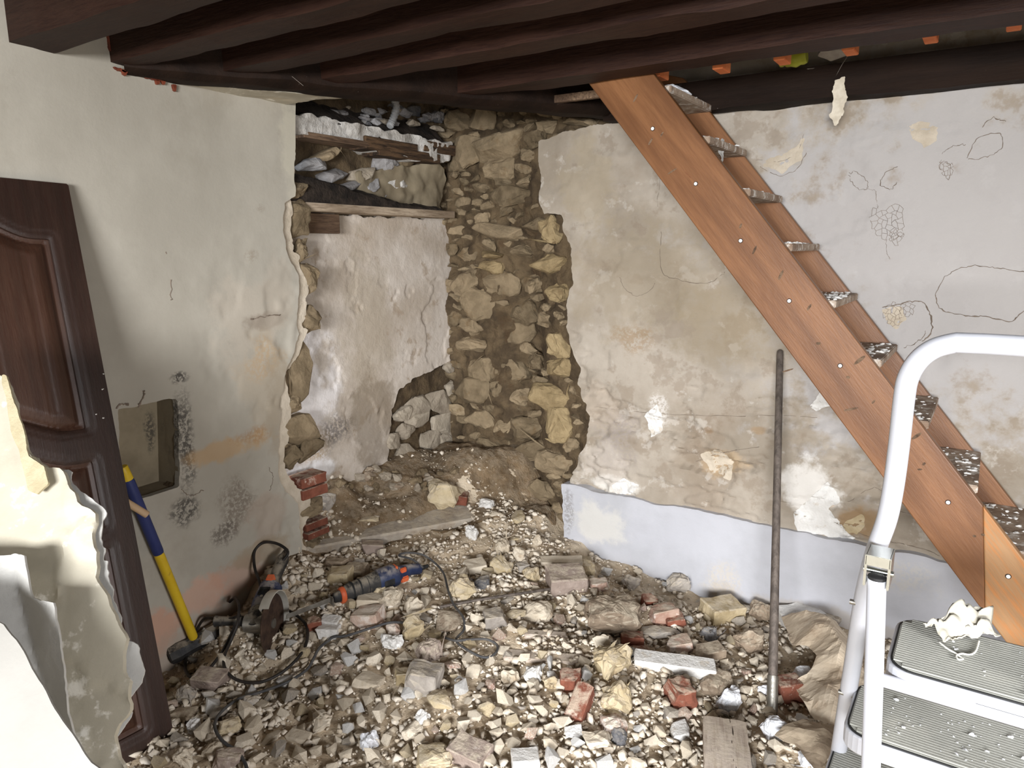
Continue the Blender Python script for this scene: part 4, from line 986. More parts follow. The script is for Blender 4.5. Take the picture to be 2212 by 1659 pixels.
k1, k2 = along(272, 1038), along(348, 1192)
seg(-.01, k1, .0165, .019, 'handle_yellow', 'handle_end'); seg(k1, k2, .020, .020, 'handle_navy', 'grip'); seg(k2, Ls * .985, .0185, .0175, 'handle_yellow', 'handle')
hd = axn * (Ls * .99); hx = Vector((0.35, 0.9, 0.1)); hx = (hx - axn * hx.dot(axn)).normalized(); hz = axn.cross(hx)
Mh = Matrix(((hx.x, hz.x, axn.x, hd.x), (hx.y, hz.y, axn.y, hd.y), (hx.z, hz.z, axn.z, hd.z), (0, 0, 0, 1)))
MB().lathe([(-.105, .026), (-.098, .037), (-.06, .039), (-.025, .033), (.025, .033), (.06, .039), (.098, .037), (.105, .026)], 8, 'X', Mh).build('hammer_head', 'tool_black', sl)
MB().box((-.008, -.006, -.04), (.008, .006, .05), Mh).build('wedge', 'steel', sl)

# ------------------------------------------------------------------ reciprocating saw
def frame_from(o, x, yhint):
    x = Vector(x).normalized(); y = Vector(yhint); y = (y - x * y.dot(x)).normalized(); z = x.cross(y)
    return Matrix(((x.x, y.x, z.x, o[0]), (x.y, y.y, z.y, o[1]), (x.z, y.z, z.z, o[2]), (0, 0, 0, 1)))
a_ = gpt(722, 1292, 0.05); b_ = gpt(908, 1224, 0.055); LS = float(np.linalg.norm(b_ - a_))
Mr = frame_from(a_, b_ - a_, (0, 0, 1)); k = LS / .42
saw = thing('reciprocating_saw', 'blue and black corded reciprocating saw with orange trigger on the rubble', 'power tool', mat4=Mr @ Matrix.Diagonal((k, k * 1.2, k * 1.2, 1)))
def ell(prof, mat, nm, par=saw, seg=18, squash=.8):
    g = MB(); g.lathe([(h, 1) for h, *_ in prof], seg, 'X')
    vs = []
    for i, (h, r, off) in enumerate(prof):
        for q in range(seg):
            t = 2 * math.pi * q / seg; vs.append((h, off + r * math.cos(t), r * squash * math.sin(t)))
    g.v = vs; return g.build(nm, mat, par, smooth=True)
ell([(-.005, .012, 0), (.0, .018, 0), (.03, .022, 0)], 'tool_black', 'blade_clamp')
ell([(.025, .026, 0), (.03, .030, 0), (.042, .031, 0), (.046, .029, 0)], 'tool_orange', 'orange_collar')
ell([(.045, .027, 0), (.06, .034, 0), (.09, .036, 0), (.15, .037, .002), (.20, .041, .004), (.205, .041, .004)], 'tool_black', 'rubber_boot')
for h in (.075, .11, .145): ell([(h, .036, .001), (h + .004, .0385, .001), (h + .008, .036, .001)], 'rubber_black', 'boot_rib')
ell([(.20, .042, .004), (.21, .045, .004), (.27, .045, .004), (.295, .040, .002), (.30, .036, 0)], 'tool_blue', 'motor_housing')
ell([(.295, .036, .0), (.32, .026, .006), (.37, .022, .004), (.41, .022, -.006), (.42, .018, -.008)], 'tool_blue', 'rear_handle', squash=.75)
MB().box((.305, -.028, -.012), (.345, -.006, .022), None, .004).build('trigger', 'tool_orange', saw)
MB().box((.305, .012, .012), (.335, .03, .024), None, .003).build('orange_badge', 'tool_orange', saw)
MB().box((.285, .03, -.01), (.295, .044, .02), None, .002).build('lock_button', 'tool_orange', saw)
MB().box((.215, -.012, .034), (.265, .012, .0375), None, .002).build('vent_panel', 'tool_black', saw)
MB().prism([(-.21, -.012), (-.205, .004), (0, .008), (0, -.008), (-.19, -.012)], -.001, .001, Matrix.Identity(4)).build('saw_blade', 'steel', saw)
MB().box((-.018, -.02, -.02), (-.012, .012, .02), None, .002).build('shoe', 'steel', saw)
ell([(.415, .011, -.008), (.43, .009, -.008), (.46, .007, -.008)], 'rubber_black', 'cable_sleeve')

# ------------------------------------------------------------------ angle grinder
ra = gpt(608, 1222, 0.06); rb = gpt(540, 1380, 0.06)
ra = ra + np.array([0, 0, 0.0]); Lg = float(np.linalg.norm(rb - ra))
kk = 1.08; ra = rb - (rb - ra) * kk + np.array([0, 0, .015])
Mg = frame_from(ra, rb - ra, RT * 0.97 - FW * 0.25 + np.array([0, 0, -.10])); kg = Lg * kk / .40
gr = thing('angle_grinder', 'large blue and black angle grinder with silver disc guard by the left wall', 'power tool', mat4=Mg @ Matrix.Scale(kg, 4))
def gl(prof, mat, nm, ax='X', M=None, seg=20): return MB().lathe(prof, seg, ax, M).build(nm, mat, gr, smooth=True)
gl([(-.045, .008), (-.03, .012), (-.01, .016), (.0, .022), (.02, .026), (.06, .024), (.12, .024), (.15, .03), (.155, .034)], 'tool_black', 'rear_handle')
gl([(.15, .034), (.16, .044), (.25, .046), (.27, .042), (.28, .036)], 'tool_blue', 'motor_housing')
MB().box((.135, -.012, .018), (.165, .016, .048), None, .003).build('orange_switch', 'tool_orange', gr)
for q in range(5): MB().box((.20 + q * .008, -.02, .042), (.204 + q * .008, .02, .0465)).build('vent_slot', 'rubber_black', gr)
MB().lathe([(-.047, .006), (.047, .006)], 10, 'Z', Matrix.Translation((.245, 0, 0))).build('brush_cap', 'steel', gr)
gl([(.275, .038), (.29, .045), (.33, .042), (.36, .03), (.365, .02)], 'tool_black', 'gear_neck')
gl([(-.045, .024), (-.04, .034), (.0, .037), (.03, .036), (.045, .028)], 'steel', 'gear_head', 'Y', Matrix.Translation((.335, 0, 0)))
gl([(.04, .012), (.062, .012)], 'steel', 'spindle', 'Y', Matrix.Translation((.335, 0, 0)))
gl([(.058, .108), (.061, .110), (.064, .108)], 'disc_brown', 'grinding_disc', 'Y', Matrix.Translation((.335, 0, 0)), 40)
gl([(.064, .018), (.069, .018), (.070, .014)], 'steel', 'flange_nut', 'Y', Matrix.Translation((.335, 0, 0)))
g = MB(); vs = []; fs = []; nn = 26
for q in range(nn + 1):
    t = math.radians(75 + 190 * q / nn); c, s_ = math.cos(t), math.sin(t)
    for (r_, y_) in ((.045, .046), (.119, .046), (.121, .05), (.121, .082), (.117, .082), (.117, .052), (.045, .05)): vs.append((.335 + r_ * c, y_, r_ * s_))
for q in range(nn):
    for w in range(7): fs.append([q * 7 + w, q * 7 + (w + 1) % 7, (q + 1) * 7 + (w + 1) % 7, (q + 1) * 7 + w])
fs += [list(range(7)), [nn * 7 + w for w in range(7)][::-1]]
g.add(vs, fs).build('disc_guard', 'steel_guard', gr, smooth=True)
gl([(-.05, .014), (-.058, .020), (-.07, .016), (-.15, .018), (-.16, .022), (-.165, .016)][::-1], 'tool_black', 'side_handle', 'Y', Matrix.Translation((.325, 0, 0)))

# ------------------------------------------------------------------ cables
def cable(name, segs, r, mat, label):
    root = None
    pts = []
    for (a, b, l) in segs: pts.append(gpt(a, b, r * 0.9 + l + .008))
    P = smooth_path(pts, 6)
    P = [np.array([p[0], p[1], max(p[2], float(ground_h(p[0], p[1])) + r * .7 + .016)]) for p in P]
    g = MB().tube([V3(p) for p in P], r, 9)
    return tag(g.build(name, mat, smooth=True), label, 'cable')
cable('power_cable', [(914, 1226, .05), (890, 1208, .06), (862, 1200, .05), (880, 1194, .05), (912, 1198, .04), (938, 1215, .02), (958, 1238, .02), (968, 1275, .02), (980, 1305, .025), (1000, 1333, .025), (1002, 1360, .02), (985, 1383, .02),
                     (1008, 1403, .02), (1045, 1420, .02), (1069, 1412, .02), (1074, 1394, .02), (1050, 1381, .02), (1010, 1382, .02), (985, 1384, .03), (962, 1378, .015)], .0048, 'cable', 'grey cable looping in front of the saw handle')
cable('power_cable', [(872, 1345, .02), (842, 1345, .03), (800, 1357, .03), (757, 1371, .02), (715, 1382, .01), (690, 1400, .02), (676, 1425, .02), (662, 1447, .02), (620, 1474, .02), (560, 1496, .02), (515, 1510, .02), (478, 1538, .02), (464, 1568, .02),
                     (480, 1600, .02), (510, 1622, .02), (530, 1650, .02), (540, 1690, .02)], .0052, 'cable', 'long grey cable winding from the broken bricks down to the lower left')
cable('power_cable', [(612, 1210, .09), (622, 1192, .10), (600, 1175, .12), (570, 1172, .13), (550, 1190, .13), (550, 1225, .12), (560, 1255, .10), (566, 1280, .08)], .0062, 'cable_black', 'black cable arching over the rear handle of the grinder')
cable('power_cable', [(622, 1318, .03), (648, 1335, .02), (664, 1358, .02), (660, 1395, .02), (640, 1425, .02), (605, 1455, .02), (560, 1474, .02), (515, 1470, .02), (488, 1448, .02), (484, 1420, .02), (498, 1385, .04), (512, 1350, .08), (516, 1310, .09), (508, 1292, .09), (496, 1300, .06)],
      .0058, 'cable_black', 'black cable curling round in front of the grinder disc')
cable('power_cable', [(520, 1330, .07), (480, 1340, .07), (445, 1335, .08), (425, 1360, .05), (408, 1400, .03), (400, 1440, .02), (412, 1462, .02), (440, 1455, .02), (468, 1425, .02), (490, 1390, .03), (508, 1350, .06)], .0058, 'cable_black', 'black cable loop beside the sledgehammer head')
g = MB(); P = [gpt(950, 1311, .03), gpt(1020, 1298, .035), gpt(1110, 1284, .035), gpt(1190, 1272, .03)]
tag(MB().tube([V3(p) for p in P], .0062, 8).build('steel_rod', 'iron_bar', smooth=True), 'thin straight steel rod lying across the middle of the rubble', 'rod')

# ------------------------------------------------------------------ torn covering sheets at the left
def sheet(name, outline, d_bottom, d_top, mat, label, thick, curl, seed, noise_amp=.03, edge=.03, cat='sheet', res=.011, parent=None):
    """a leaning sheet: plane facing the camera's side of the room, nearer at the foot, outline in metres on that plane"""
    c = [on_plane for on_plane in outline]
    y0, y1 = 1700, 800
    A = C0 + ray(120, 1659) * d_bottom; B = C0 + ray(120, 850) * d_top
    up_ = B - A; up_ /= np.linalg.norm(up_); u_ = np.array(RT) * .8 + np.array([0.5, -.2, 0]) * .2; u_ = u_ - up_ * (u_ @ up_); u_ /= np.linalg.norm(u_)
    nn = np.cross(u_, up_)
    if nn @ (C0 - A) < 0: nn = -nn; fl = True
    else: fl = False
    uv = []
    for (a, b) in outline:
        d = ray(a, min(b, 1700)); p = C0 + d * (((A - C0) @ nn) / (d @ nn)); q = ((p - A) @ u_, (p - A) @ up_)
        uv.append(q if b < 2000 else (q[0], (0.006 - A[2] - q[0] * u_[2]) / up_[2]))      # foot stands on the floor
    zl = min(v for _, v in uv)
    f = polyfield(uv); us = [p[0] for p in uv]; vs_ = [p[1] for p in uv]
    o = slab(name, A, u_, up_, (min(us) - .03, max(us) + .03, zl - .03, max(vs_) + .03), res, lambda u, v: f(u, v) + fbm(u, v, 22, 4, seed) * edge, thick, mat, parent,
             disp=lambda u, v: curl(u, v) + fbm(u, v, 3.0, 3, seed + 1) * noise_amp + fbm(u, v, 14, 3, seed + 2) * noise_amp * .12, back=True, flip=fl)
    return tag(o, label, cat) if label else o
low = 2150
OUT = [(130, 1012), (140, 1035), (166, 1072), (190, 1110), (196, 1190), (200, 1250), (212, 1272), (222, 1300), (246, 1370), (256, 1402), (264, 1480), (262, 1540), (244, 1568), (236, 1600), (250, 1659), (300, low)]
ts = sheet('torn_sheet', [(-160, 760), (-20, 800), (12, 812), (34, 890), (60, 985), (78, 992), (130, 1012), (140, 1035), (166, 1072), (190, 1110), (196, 1190), (200, 1250), (212, 1272), (222, 1300), (246, 1370), (256, 1402), (264, 1480), (262, 1540), (244, 1568), (236, 1600), (250, 1659), (300, low), (-250, low)],
      1.46, 1.72, 'sheet_cream', 'tall cream covering sheet with a torn right edge leaning before the door', .012, lambda u, v: -.5 * np.clip(u - .02, 0, 1) ** 2 * 3 + .006 * np.exp(-((u + .035 - .12 * v) / .006) ** 2) - .008 * np.clip((fbm(u, v, 8, 4, 104) - .1) * 40, 0, 1) + .004 * np.sin(v * 70 + u * 20) * np.exp(-((v - .42) / .07) ** 2), 101)
sheet('paper_backing', [(-60, 1012)] + [(a + 9 + 7 * math.sin(a * 1.7), b) for a, b in OUT] + [(-100, low)], 1.475, 1.735, 'sheet_white', None, .003, lambda u, v: -.5 * np.clip(u - .02, 0, 1) ** 2 * 3 - .014, 107, .03, .05, res=.008, parent=ts)
sheet('sheet_strip', [(0, 806), (12, 808), (40, 900), (62, 985), (96, 1006), (100, 1045), (80, 1066), (62, 1058), (42, 985), (16, 895)], 1.425, 1.69, 'sheet_back', 'tan foam backed strip along the left edge of the cream sheet', .006, lambda u, v: 0 * u, 111, .012, .012, cat='strip', res=.004)
sheet('folded_sheet', [(-180, 1215), (0, 1200), (62, 1191), (66, 1240), (72, 1290), (100, 1302), (144, 1304), (150, 1380), (156, 1470), (166, 1575), (176, 1640), (210, low), (-200, low)], 1.37, 1.60, 'sheet_white', 'white crumpled folded sheet standing before the cream one', .006,
      lambda u, v: .06 * np.abs(np.sin(u * 11 + v * 3)) - .02, 121, .03, .02)
sheet('curled_sheet', [(-250, 1250), (0, 1345), (34, 1390), (62, 1445), (100, 1508), (150, 1585), (196, 1652), (260, 1760), (320, low), (-250, low)], 1.22, 1.45, 'sheet_offwhite', 'smooth white sheet curling across the lower left corner', .005,
      lambda u, v: -.9 * np.clip(.02 + u * .8 + v * .5, 0, 1) ** 2, 131, .02, .006)

# ------------------------------------------------------------------ rubble: named stones and bricks
# (px, py, width px, height px, material, kind, label or None)
TANL = 'pale tan limestone lump loose in the rubble heap'; TANG = 'loose limestone lumps in the rubble'
HERO = [
 (1005, 1276, 66, 56, 'stone_ochre', 'r', 'ochre pitted stone beside the cable bend in the mid rubble'),
 (1039, 1262, 38, 28, 'stone_dark', 'r', 'dark grey stone between two ochre lumps in the mid rubble'),
 (1029, 1228, 42, 38, 'stone_tan', 'b', 'pale square cut block behind the dark grey stone'),
 (1083, 1228, 48, 42, 'stone_ochre', 'r', 'rounded ochre stone right of the pale cut block'),
 (1130, 1225, 24, 20, 'stone_grey', 'b', 'tiny pale grey cube between two ochre stones'),
 (1151, 1242, 42, 32, 'stone_ochre', 'r', 'yellowish stone left of the big mauve block'),
 (1212, 1218, 92, 28, 'stone_tan', 'b', 'long pale cut brick at the back of the rubble'),
 (1263, 1226, 52, 42, 'stone_ochre', 'r', 'ochre stone leaning on the right end of the long pale brick'),
 (1222, 1255, 80, 60, 'stone_mauve', 'b', 'large mauve grey block in front of the long pale brick'),
 (1293, 1265, 38, 28, 'brick_dusty', 'b', 'pinkish dusty fragment right of the mauve block'),
 (1361, 1262, 40, 30, 'stone_grey', 'r', None), (1466, 1265, 52, 40, 'stone_grey', 'r', None),
 (1559, 1320, 80, 50, 'stone_ochre', 'b', 'pale yellow angular block near the foot of the white wall band'),
 (1530, 1369, 38, 38, 'stone_dark', 'r', 'blue black granite lump below the pale yellow block'),
 (1425, 1363, 92, 34, 'stone_grey', 'f', 'long flat grey slab in the right of the rubble'),
 (1364, 1382, 48, 34, 'brick_red', 'b', 'dull red brick lump left of the flat grey slab'),
 (1352, 1410, 62, 36, 'stone_dark', 'f', 'dark slate wedge behind the big ochre boulder'),
 (1384, 1412, 36, 30, 'brick_red', 'b', 'small red brick scrap touching the dark slate wedge'),
 (1432, 1326, 58, 38, 'brick_dusty', 'b', 'pink and white mortared brick fragment above the flat grey slab'),
 (1456, 1340, 40, 32, 'brick_red', 'b', 'dull red brick corner beside the pink mortared fragment'),
 (1402, 1300, 30, 30, 'brick_red', 'b', 'small red brick cube at the upper right of the rubble'),
 (1530, 1411, 66, 36, 'stone_brown', 'b', 'dark reddish brown block behind the long white plaster piece'),
 (1466, 1394, 52, 36, 'brick_dusty', 'b', 'orange tan brick bat with white mortar corner'),
 (1456, 1436, 170, 34, 'chunk_white', 'b', 'long white plaster strip lying across the right rubble'),
 (1322, 1432, 84, 78, 'stone_ochre', 'r', 'big yellow ochre boulder in the right middle of the rubble'),
 (1300, 1388, 40, 30, 'stone_tan', 'r', None),
 (1232, 1470, 42, 40, 'brick_red', 'b', 'upper broken half of the bright red brick'),
 (1252, 1520, 46, 84, 'brick_red', 'b', 'bright red brick bat tilted towards the viewer in the front rubble'),
 (1329, 1510, 70, 64, 'stone_ochre', 'r', 'round tan boulder right of the bright red brick'),
 (1466, 1503, 56, 66, 'brick_red', 'b', 'dark red brick standing on edge in the right front rubble'),
 (1544, 1476, 78, 44, 'stone_brown', 'r', 'broad brown stone below the white plaster strip'),
 (1575, 1510, 52, 62, 'foam_white', 'r', 'white foam lump above the grey plank'),
 (1325, 1567, 60, 40, 'brick_dusty', 'r', 'whitish pink lump in front of the round tan boulder'),
 (1337, 1596, 34, 38, 'stone_dark', 'r', 'speckled dark grey stone at the front edge of the rubble'),
 (1468, 1574, 44, 52, 'chunk_white', 'f', 'thin white plaster flake left of the grey plank'),
 (1286, 1600, 58, 30, 'stone_tan', 'r', None), (1239, 1586, 38, 24, 'chunk_white', 'b', 'small creamy white block below the bright red brick'),
 (1015, 1628, 84, 52, 'stone_mauve', 'b', 'long mauve conglomerate block at the bottom edge'),
 (937, 1642, 84, 46, 'stone_ochre', 'r', 'brownish ochre boulder at the bottom edge'),
 (1134, 1645, 60, 42, 'chunk_white', 'b', 'clean white plaster slab at the bottom edge'),
 (954, 1506, 66, 48, 'stone_ochre', 'f', 'flat orange tan stone in the centre front of the rubble'),
 (915, 1465, 70, 62, 'stone_grey', 'b', 'grey mortar slab left of the flat orange stone'),
 (927, 1411, 60, 50, 'stone_mauve', 'r', 'brownish mauve stone above the grey mortar slab'),
 (973, 1339, 64, 50, 'stone_brown', 'f', 'flat brown disc of stone inside the cable bend'),
 (1069, 1337, 46, 38, 'stone_grey', 'b', 'grey wedge block right of the cable bend'),
 (1161, 1321, 68, 36, 'stone_tan', 'r', 'wide cream and ochre stone in the centre of the rubble'),
 (1113, 1326, 46, 24, 'stone_ochre', 'f', 'flat ochre flake left of the wide cream stone'),
 (1030, 1338, 30, 26, 'stone_tan', 'r', None),
 (1323, 1330, 112, 78, 'stone_brown', 'r', 'large crumbly brown clod of old mortar'),
 (1151, 1455, 42, 38, 'chunk_white', 'r', None), (1195, 1466, 24, 38, 'chunk_white', 'f', None), (1103, 1466, 42, 38, 'stone_tan', 'r', None), (1191, 1479, 34, 32, 'stone_ochre', 'r', None),
 (800, 1301, 58, 36, 'stone_tan', 'b', 'cream brick shaped block under the reciprocating saw'),
 (797, 1334, 58, 44, 'brick_dusty', 'b', 'pink and white mortared brick below the cream block'),
 (714, 1343, 42, 22, 'chunk_white', 'b', 'small white plaster brick left of the mortared brick'),
 (710, 1366, 46, 28, 'chunk_white', 'b', 'cream plaster bit below the small white plaster brick'),
 (680, 1352, 28, 34, 'brick_red', 'b', 'red brick scrap beside the tip of the saw blade'),
 (847, 1290, 54, 48, 'stone_tan', 'r', 'big cream angular stone in front of the saw motor'),
 (823, 1275, 40, 30, 'stone_ochre', 'r', 'ochre stone tucked under the saw motor'),
 (893, 1317, 46, 50, 'stone_tan', 'r', 'pale upright stone right of the cream angular stone'),
 (891, 1362, 46, 58, 'stone_ochre', 'r', 'tall pale ochre stone below the pale upright stone'),
 (847, 1388, 44, 40, 'chunk_white', 'r', 'rounded white stone left of the tall pale ochre stone'),
 (851, 1358, 36, 26, 'brick_dusty', 'r', None),
 (797, 1470, 66, 42, 'stone_tan', 'f', 'flat triangular tan stone in the left centre of the rubble'),
 (870, 1462, 30, 32, 'stone_ochre', 'b', 'small orange tan block left of the grey mortar slab'),
 (456, 1468, 68, 38, 'stone_mauve', 'b', 'brown block in shadow left of the black cable'),
 (698, 1562, 46, 38, 'stone_tan', 'r', None), (646, 1588, 56, 28, 'stone_tan', 'f', None),
 (799, 1602, 40, 44, 'foam_white', 'r', 'round white foam lump in the front left rubble'),
 (912, 1551, 36, 26, 'chunk_white', 'r', None), (890, 1578, 50, 26, 'stone_tan', 'r', None),
 (494, 1571, 52, 34, 'stone_ochre', 'r', None), (542, 1519, 34, 28, 'stone_grey', 'r', None), (405, 1500, 42, 42, 'stone_grey', 'r', None), (392, 1541, 62, 36, 'stone_brown', 'f', 'dark brown flat stone beside the foot of the door'),
 (418, 1573, 32, 32, 'chunk_white', 'r', None), (399, 1637, 46, 42, 'stone_tan', 'r', None), (463, 1621, 48, 28, 'stone_tan', 'r', None), (494, 1643, 62, 42, 'stone_mauve', 'r', None),
 (727, 1219, 46, 26, 'stone_brown', 'b', 'reddish brown brick at the foot of the exposed brick jamb'),
 (734, 1245, 52, 38, 'stone_ochre', 'b', 'ochre block left of the saw in the shaded rubble'), (769, 1235, 46, 34, 'stone_brown', 'b', None), (775, 1213, 36, 22, 'chunk_white', 'f', 'small white flake behind the saw'),
 (804, 1184, 46, 32, 'stone_mauve', 'b', 'mauve brick lump lying before the concrete kerb'),
 (1048, 1090, 36, 22, 'chunk_white', 'r', None), (1119, 1115, 34, 38, 'stone_ochre', 'f', 'upright ochre flake below the broken masonry'), (795, 1120, 46, 28, 'stone_ochre', 'f', 'ochre stone lying on the dirt slope in the recess'),
 (1019, 1153, 32, 30, 'chunk_white', 'r', None), (1084, 1182, 32, 38, 'stone_tan', 'r', None), (1119, 1200, 32, 28, 'stone_tan', 'r', None), (1160, 1169, 22, 26, 'stone_tan', 'r', None), (1111, 1162, 26, 18, 'stone_ochre', 'f', None),
 (1070, 1108, 28, 16, 'stone_tan', 'f', None), (701, 1088, 46, 36, 'stone_grey', 'r', 'grey stone beside the brick jamb in the recess'), (968, 1070, 92, 60, 'stone_ochre', 'r', 'large ochre stone set in the dirt slope of the recess'),
 (992, 1078, 36, 26, 'brick_red', 'b', 'red brick bit stuck to the large ochre stone in the recess'),
 (1725, 1332, 92, 46, 'chunk_white', 'b', 'thick white plaster block against the wall behind the iron bar'),
 (1790, 1342, 50, 34, 'stone_grey', 'r', 'grey stone between the white plaster block and the ladder'),
 (1619, 1385, 74, 54, 'stone_brown', 'r', 'crumbly brown clod left of the iron bar'), (1641, 1322, 52, 42, 'stone_brown', 'r', 'brown stone at the wall foot left of the iron bar'),
 (1703, 1487, 48, 56, 'brick_red', 'b', 'orange red brick end right of the iron bar'), (1735, 1462, 38, 38, 'foam_white', 'b', 'small white foam cube by the brown paper'),
 (1672, 1577, 48, 56, 'foam_white', 'r', 'greyish white foam lump at the foot of the iron bar'), (1746, 1640, 42, 30, 'foam_white', 'r', 'small foam bit at the bottom edge beside the ladder'), (1648, 1494, 24, 24, 'foam_white', 'r', None),
 (1985, 1478, 84, 40, 'foam_white', 'r', 'silvery white foam lump seen under the ladder platform'),
 (1690, 1258, 10, 10, 'stone_grey', 'r', None)]
GRP = {'stone_tan': (TANL, TANG), 'stone_grey': ('plain grey stone lump loose in the rubble heap', 'loose grey stones in the rubble'),
       'stone_ochre': ('small yellowish ochre stone loose in the rubble heap', 'loose ochre stones in the rubble'), 'chunk_white': ('small white plaster chip loose in the rubble heap', 'loose white plaster chips in the rubble'),
       'foam_white': ('tiny white foam crumb loose in the rubble heap', 'loose foam crumbs'), 'stone_brown': ('plain brown stone lump loose in the rubble heap', 'loose brown stones in the rubble'),
       'stone_mauve': ('plain mauve stone lump loose in the rubble heap', 'loose mauve stones in the rubble'), 'brick_dusty': ('dusty pink brick crumb loose in the rubble heap', 'dusty brick crumbs in the rubble'),
       'brick_red': ('small red brick crumb loose in the rubble heap', 'red brick crumbs in the rubble')}
NM = {'brick_red': 'brick_fragment', 'brick_dusty': 'brick_fragment', 'chunk_white': 'plaster_fragment', 'foam_white': 'foam_lump'}
CT = {'brick_red': 'brick', 'brick_dusty': 'brick', 'chunk_white': 'plaster', 'foam_white': 'foam'}
hero_pos = []
def zone(X, Y):
    if Y < 1255: return 'back rubble near the recess'
    if X < 640: return 'left rubble between grinder and door'
    if X > 1330: return 'right rubble before the white wall band'
    return 'middle rubble behind the red brick' if Y < 1440 else 'front middle rubble'
ROT = {(1252, 1520): (0.5, 0.1, 0.15), (1212, 1218): (0, 0, 0.62), (1456, 1436): (0.15, 0.05, 0.42), (1425, 1363): (0, 0, .4), (1015, 1628): (0.1, 0.1, 0.1), (1222, 1255): (.1, 0, .75)}
for (a, b, w, h, m, kd, lab) in HERO:
    p = gpt(a, b + h * 0.25, 0.0); s = pxsize(p); W, Hh = w * s, h * s
    sd = int(a * 3 + b * 7)
    if kd == 'r': dims = (W, max(W, Hh) * .9, Hh * .95); vs, fs = hull_rock(sd, dims, 24, 2, .24, .7)
    elif kd == 'f': dims = (W, Hh * 1.35, Hh * .45); vs, fs = hull_rock(sd, dims, 20, 2, .14, .8)
    else: dims = (W, min(W, Hh * 1.2), Hh * .8); vs, fs = brick_chunk(sd, dims, 1 if w < 80 else 0, .08)
    if (a, b) == (1252, 1520): vs, fs = brick_chunk(sd, (.062, .13, .06), 1, .08)
    o = link(NM.get(m, 'rubble_stone'), vs, fs, m)
    rz = ROT.get((a, b)); rq = random.Random(sd)
    o.rotation_euler = rz if rz else (rq.uniform(-.15, .15), rq.uniform(-.15, .15), YAW + rq.uniform(-.35, .35))
    gz_ = float(ground_h(p[0], p[1])); o.location = (p[0], p[1], gz_ + dims[2] * (.30 if kd != 'f' else .4))
    hero_pos.append((p[0], p[1], max(W, Hh) * .5))
    if lab: tag(o, lab, CT.get(m, 'stone'))
    else:
        l, g_ = GRP[m]; zn = zone(a, b); tag(o, l.replace('rubble heap', zn), CT.get(m, 'stone'), g_ + ', ' + zn)

# grey plank at the front, dusty boards half buried, brown paper
c0, c1, c2, c3 = (on(2, .13, *q) for q in ((1519, 1546), (1606, 1544), (1640, 1700), (1508, 1700)))
fx = (c1 - c0); wv = np.linalg.norm((c1 - c0)[:2]); lv = ((c3 - c0) + (c2 - c1)) / 2; Lp = .55
yv_ = V3(lv); yv_.z = 0; yv_.normalize(); xv_ = Vector((yv_.y, -yv_.x, 0)) * -1
if xv_.dot(V3(fx)) < 0: xv_ = -xv_
Mp = Matrix(((xv_.x, yv_.x, 0, c0[0]), (xv_.y, yv_.y, 0, c0[1]), (0, 0, 1, .10), (0, 0, 0, 1)))
pk = thing('grey_plank', 'weathered grey plank with a long crack lying at the front edge', 'plank', mat4=Mp)
fpk = polyfield([(0, 0), (wv * .6, -.004), (wv, .002), (wv + .004, Lp), (-.004, Lp)])
fck = lambda u, v: np.abs(u - wv * .62 - .006 * np.sin(v * 30) - .02 * v) - .0022 * np.clip(1 - v / .5, .2, 1)
slab('board', (0, 0, 0.03), (1, 0, 0), (0, 1, 0), (-.02, wv + .02, -.02, Lp + .02), .006, lambda u, v: np.minimum(fpk(u, v) + fbm(u, v, 60, 2, 3) * .004, fck(u, v)), .035, 'plank_grey', pk, disp=lambda u, v: fbm(u * 4, v, 8, 3, 4) * .003)
MB().box((0.002, .004, -.004), (wv - .002, Lp, .016)).build('board_core', 'old_wood_brown', pk)
for k, (a, b, c, d, w, lab) in enumerate([(1090, 1418, 1270, 1432, .03, 'long dusty board half buried in the centre of the rubble'), (1132, 1372, 1222, 1378, .02, 'short dusty board above the long half buried one')]):
    p, q = gpt(a, b), gpt(c, d); g = MB(); L_ = float(np.linalg.norm(q - p)); M_ = frame_from((p + q) / 2 + np.array([0, 0, .004]), q - p, (-.6, .8, 0))
    g.box((-L_ / 2, -w, -.012), (L_ / 2, w, .012), M_, .003); tag(g.build('buried_board', 'plank_grey'), lab, 'board')
def ground_sheet(name, outline, mat, label, amp, lift, seed, thick=.0012, cat='paper', fold=0):
    pts = [gpt(a, b, .02)[:2] for a, b in outline]; f = polyfield(pts); us = [p[0] for p in pts]; vs_ = [p[1] for p in pts]
    def cr(u, v):
        n1 = np.abs(fbm(u, v, 4, 1, seed)) * amp * 1.7; n2 = np.abs(fbm(u + v * .4, v, 9, 1, seed + 3)) * amp * .8
        return ground_h(u, v) + lift + amp * .6 - n1 + n2 + fold * np.clip(f(u, v) * 3, 0, .25)
    return tag(slab(name, (0, 0, 0), (1, 0, 0), (0, 1, 0), (min(us) - .02, max(us) + .02, min(vs_) - .02, max(vs_) + .02), .017, lambda u, v: f(u, v) + fbm(u, v, 16, 3, seed + 5) * .03, thick, mat, disp=cr, back=True, smooth=False), label, cat)
ground_sheet('brown_paper', [(1688, 1350), (1740, 1341), (1790, 1362), (1835, 1410), (1858, 1470), (1866, 1540), (1850, 1596), (1800, 1596), (1758, 1572), (1732, 1545), (1722, 1500), (1748, 1484), (1762, 1455), (1745, 1432), (1716, 1420), (1704, 1388)],
             'paper_brown', 'large crumpled sheet of brown paper between iron bar and ladder', .06, .05, 141, fold=.25)
ground_sheet('dirty_paper', [(1655, 1612), (1720, 1590), (1780, 1588), (1830, 1605), (1850, 1640), (1800, 1650), (1760, 1690), (1720, 1640)], 'paper_dirty', 'dirty crumpled paper at the bottom beside the ladder leg', .05, .03, 151, fold=.1)
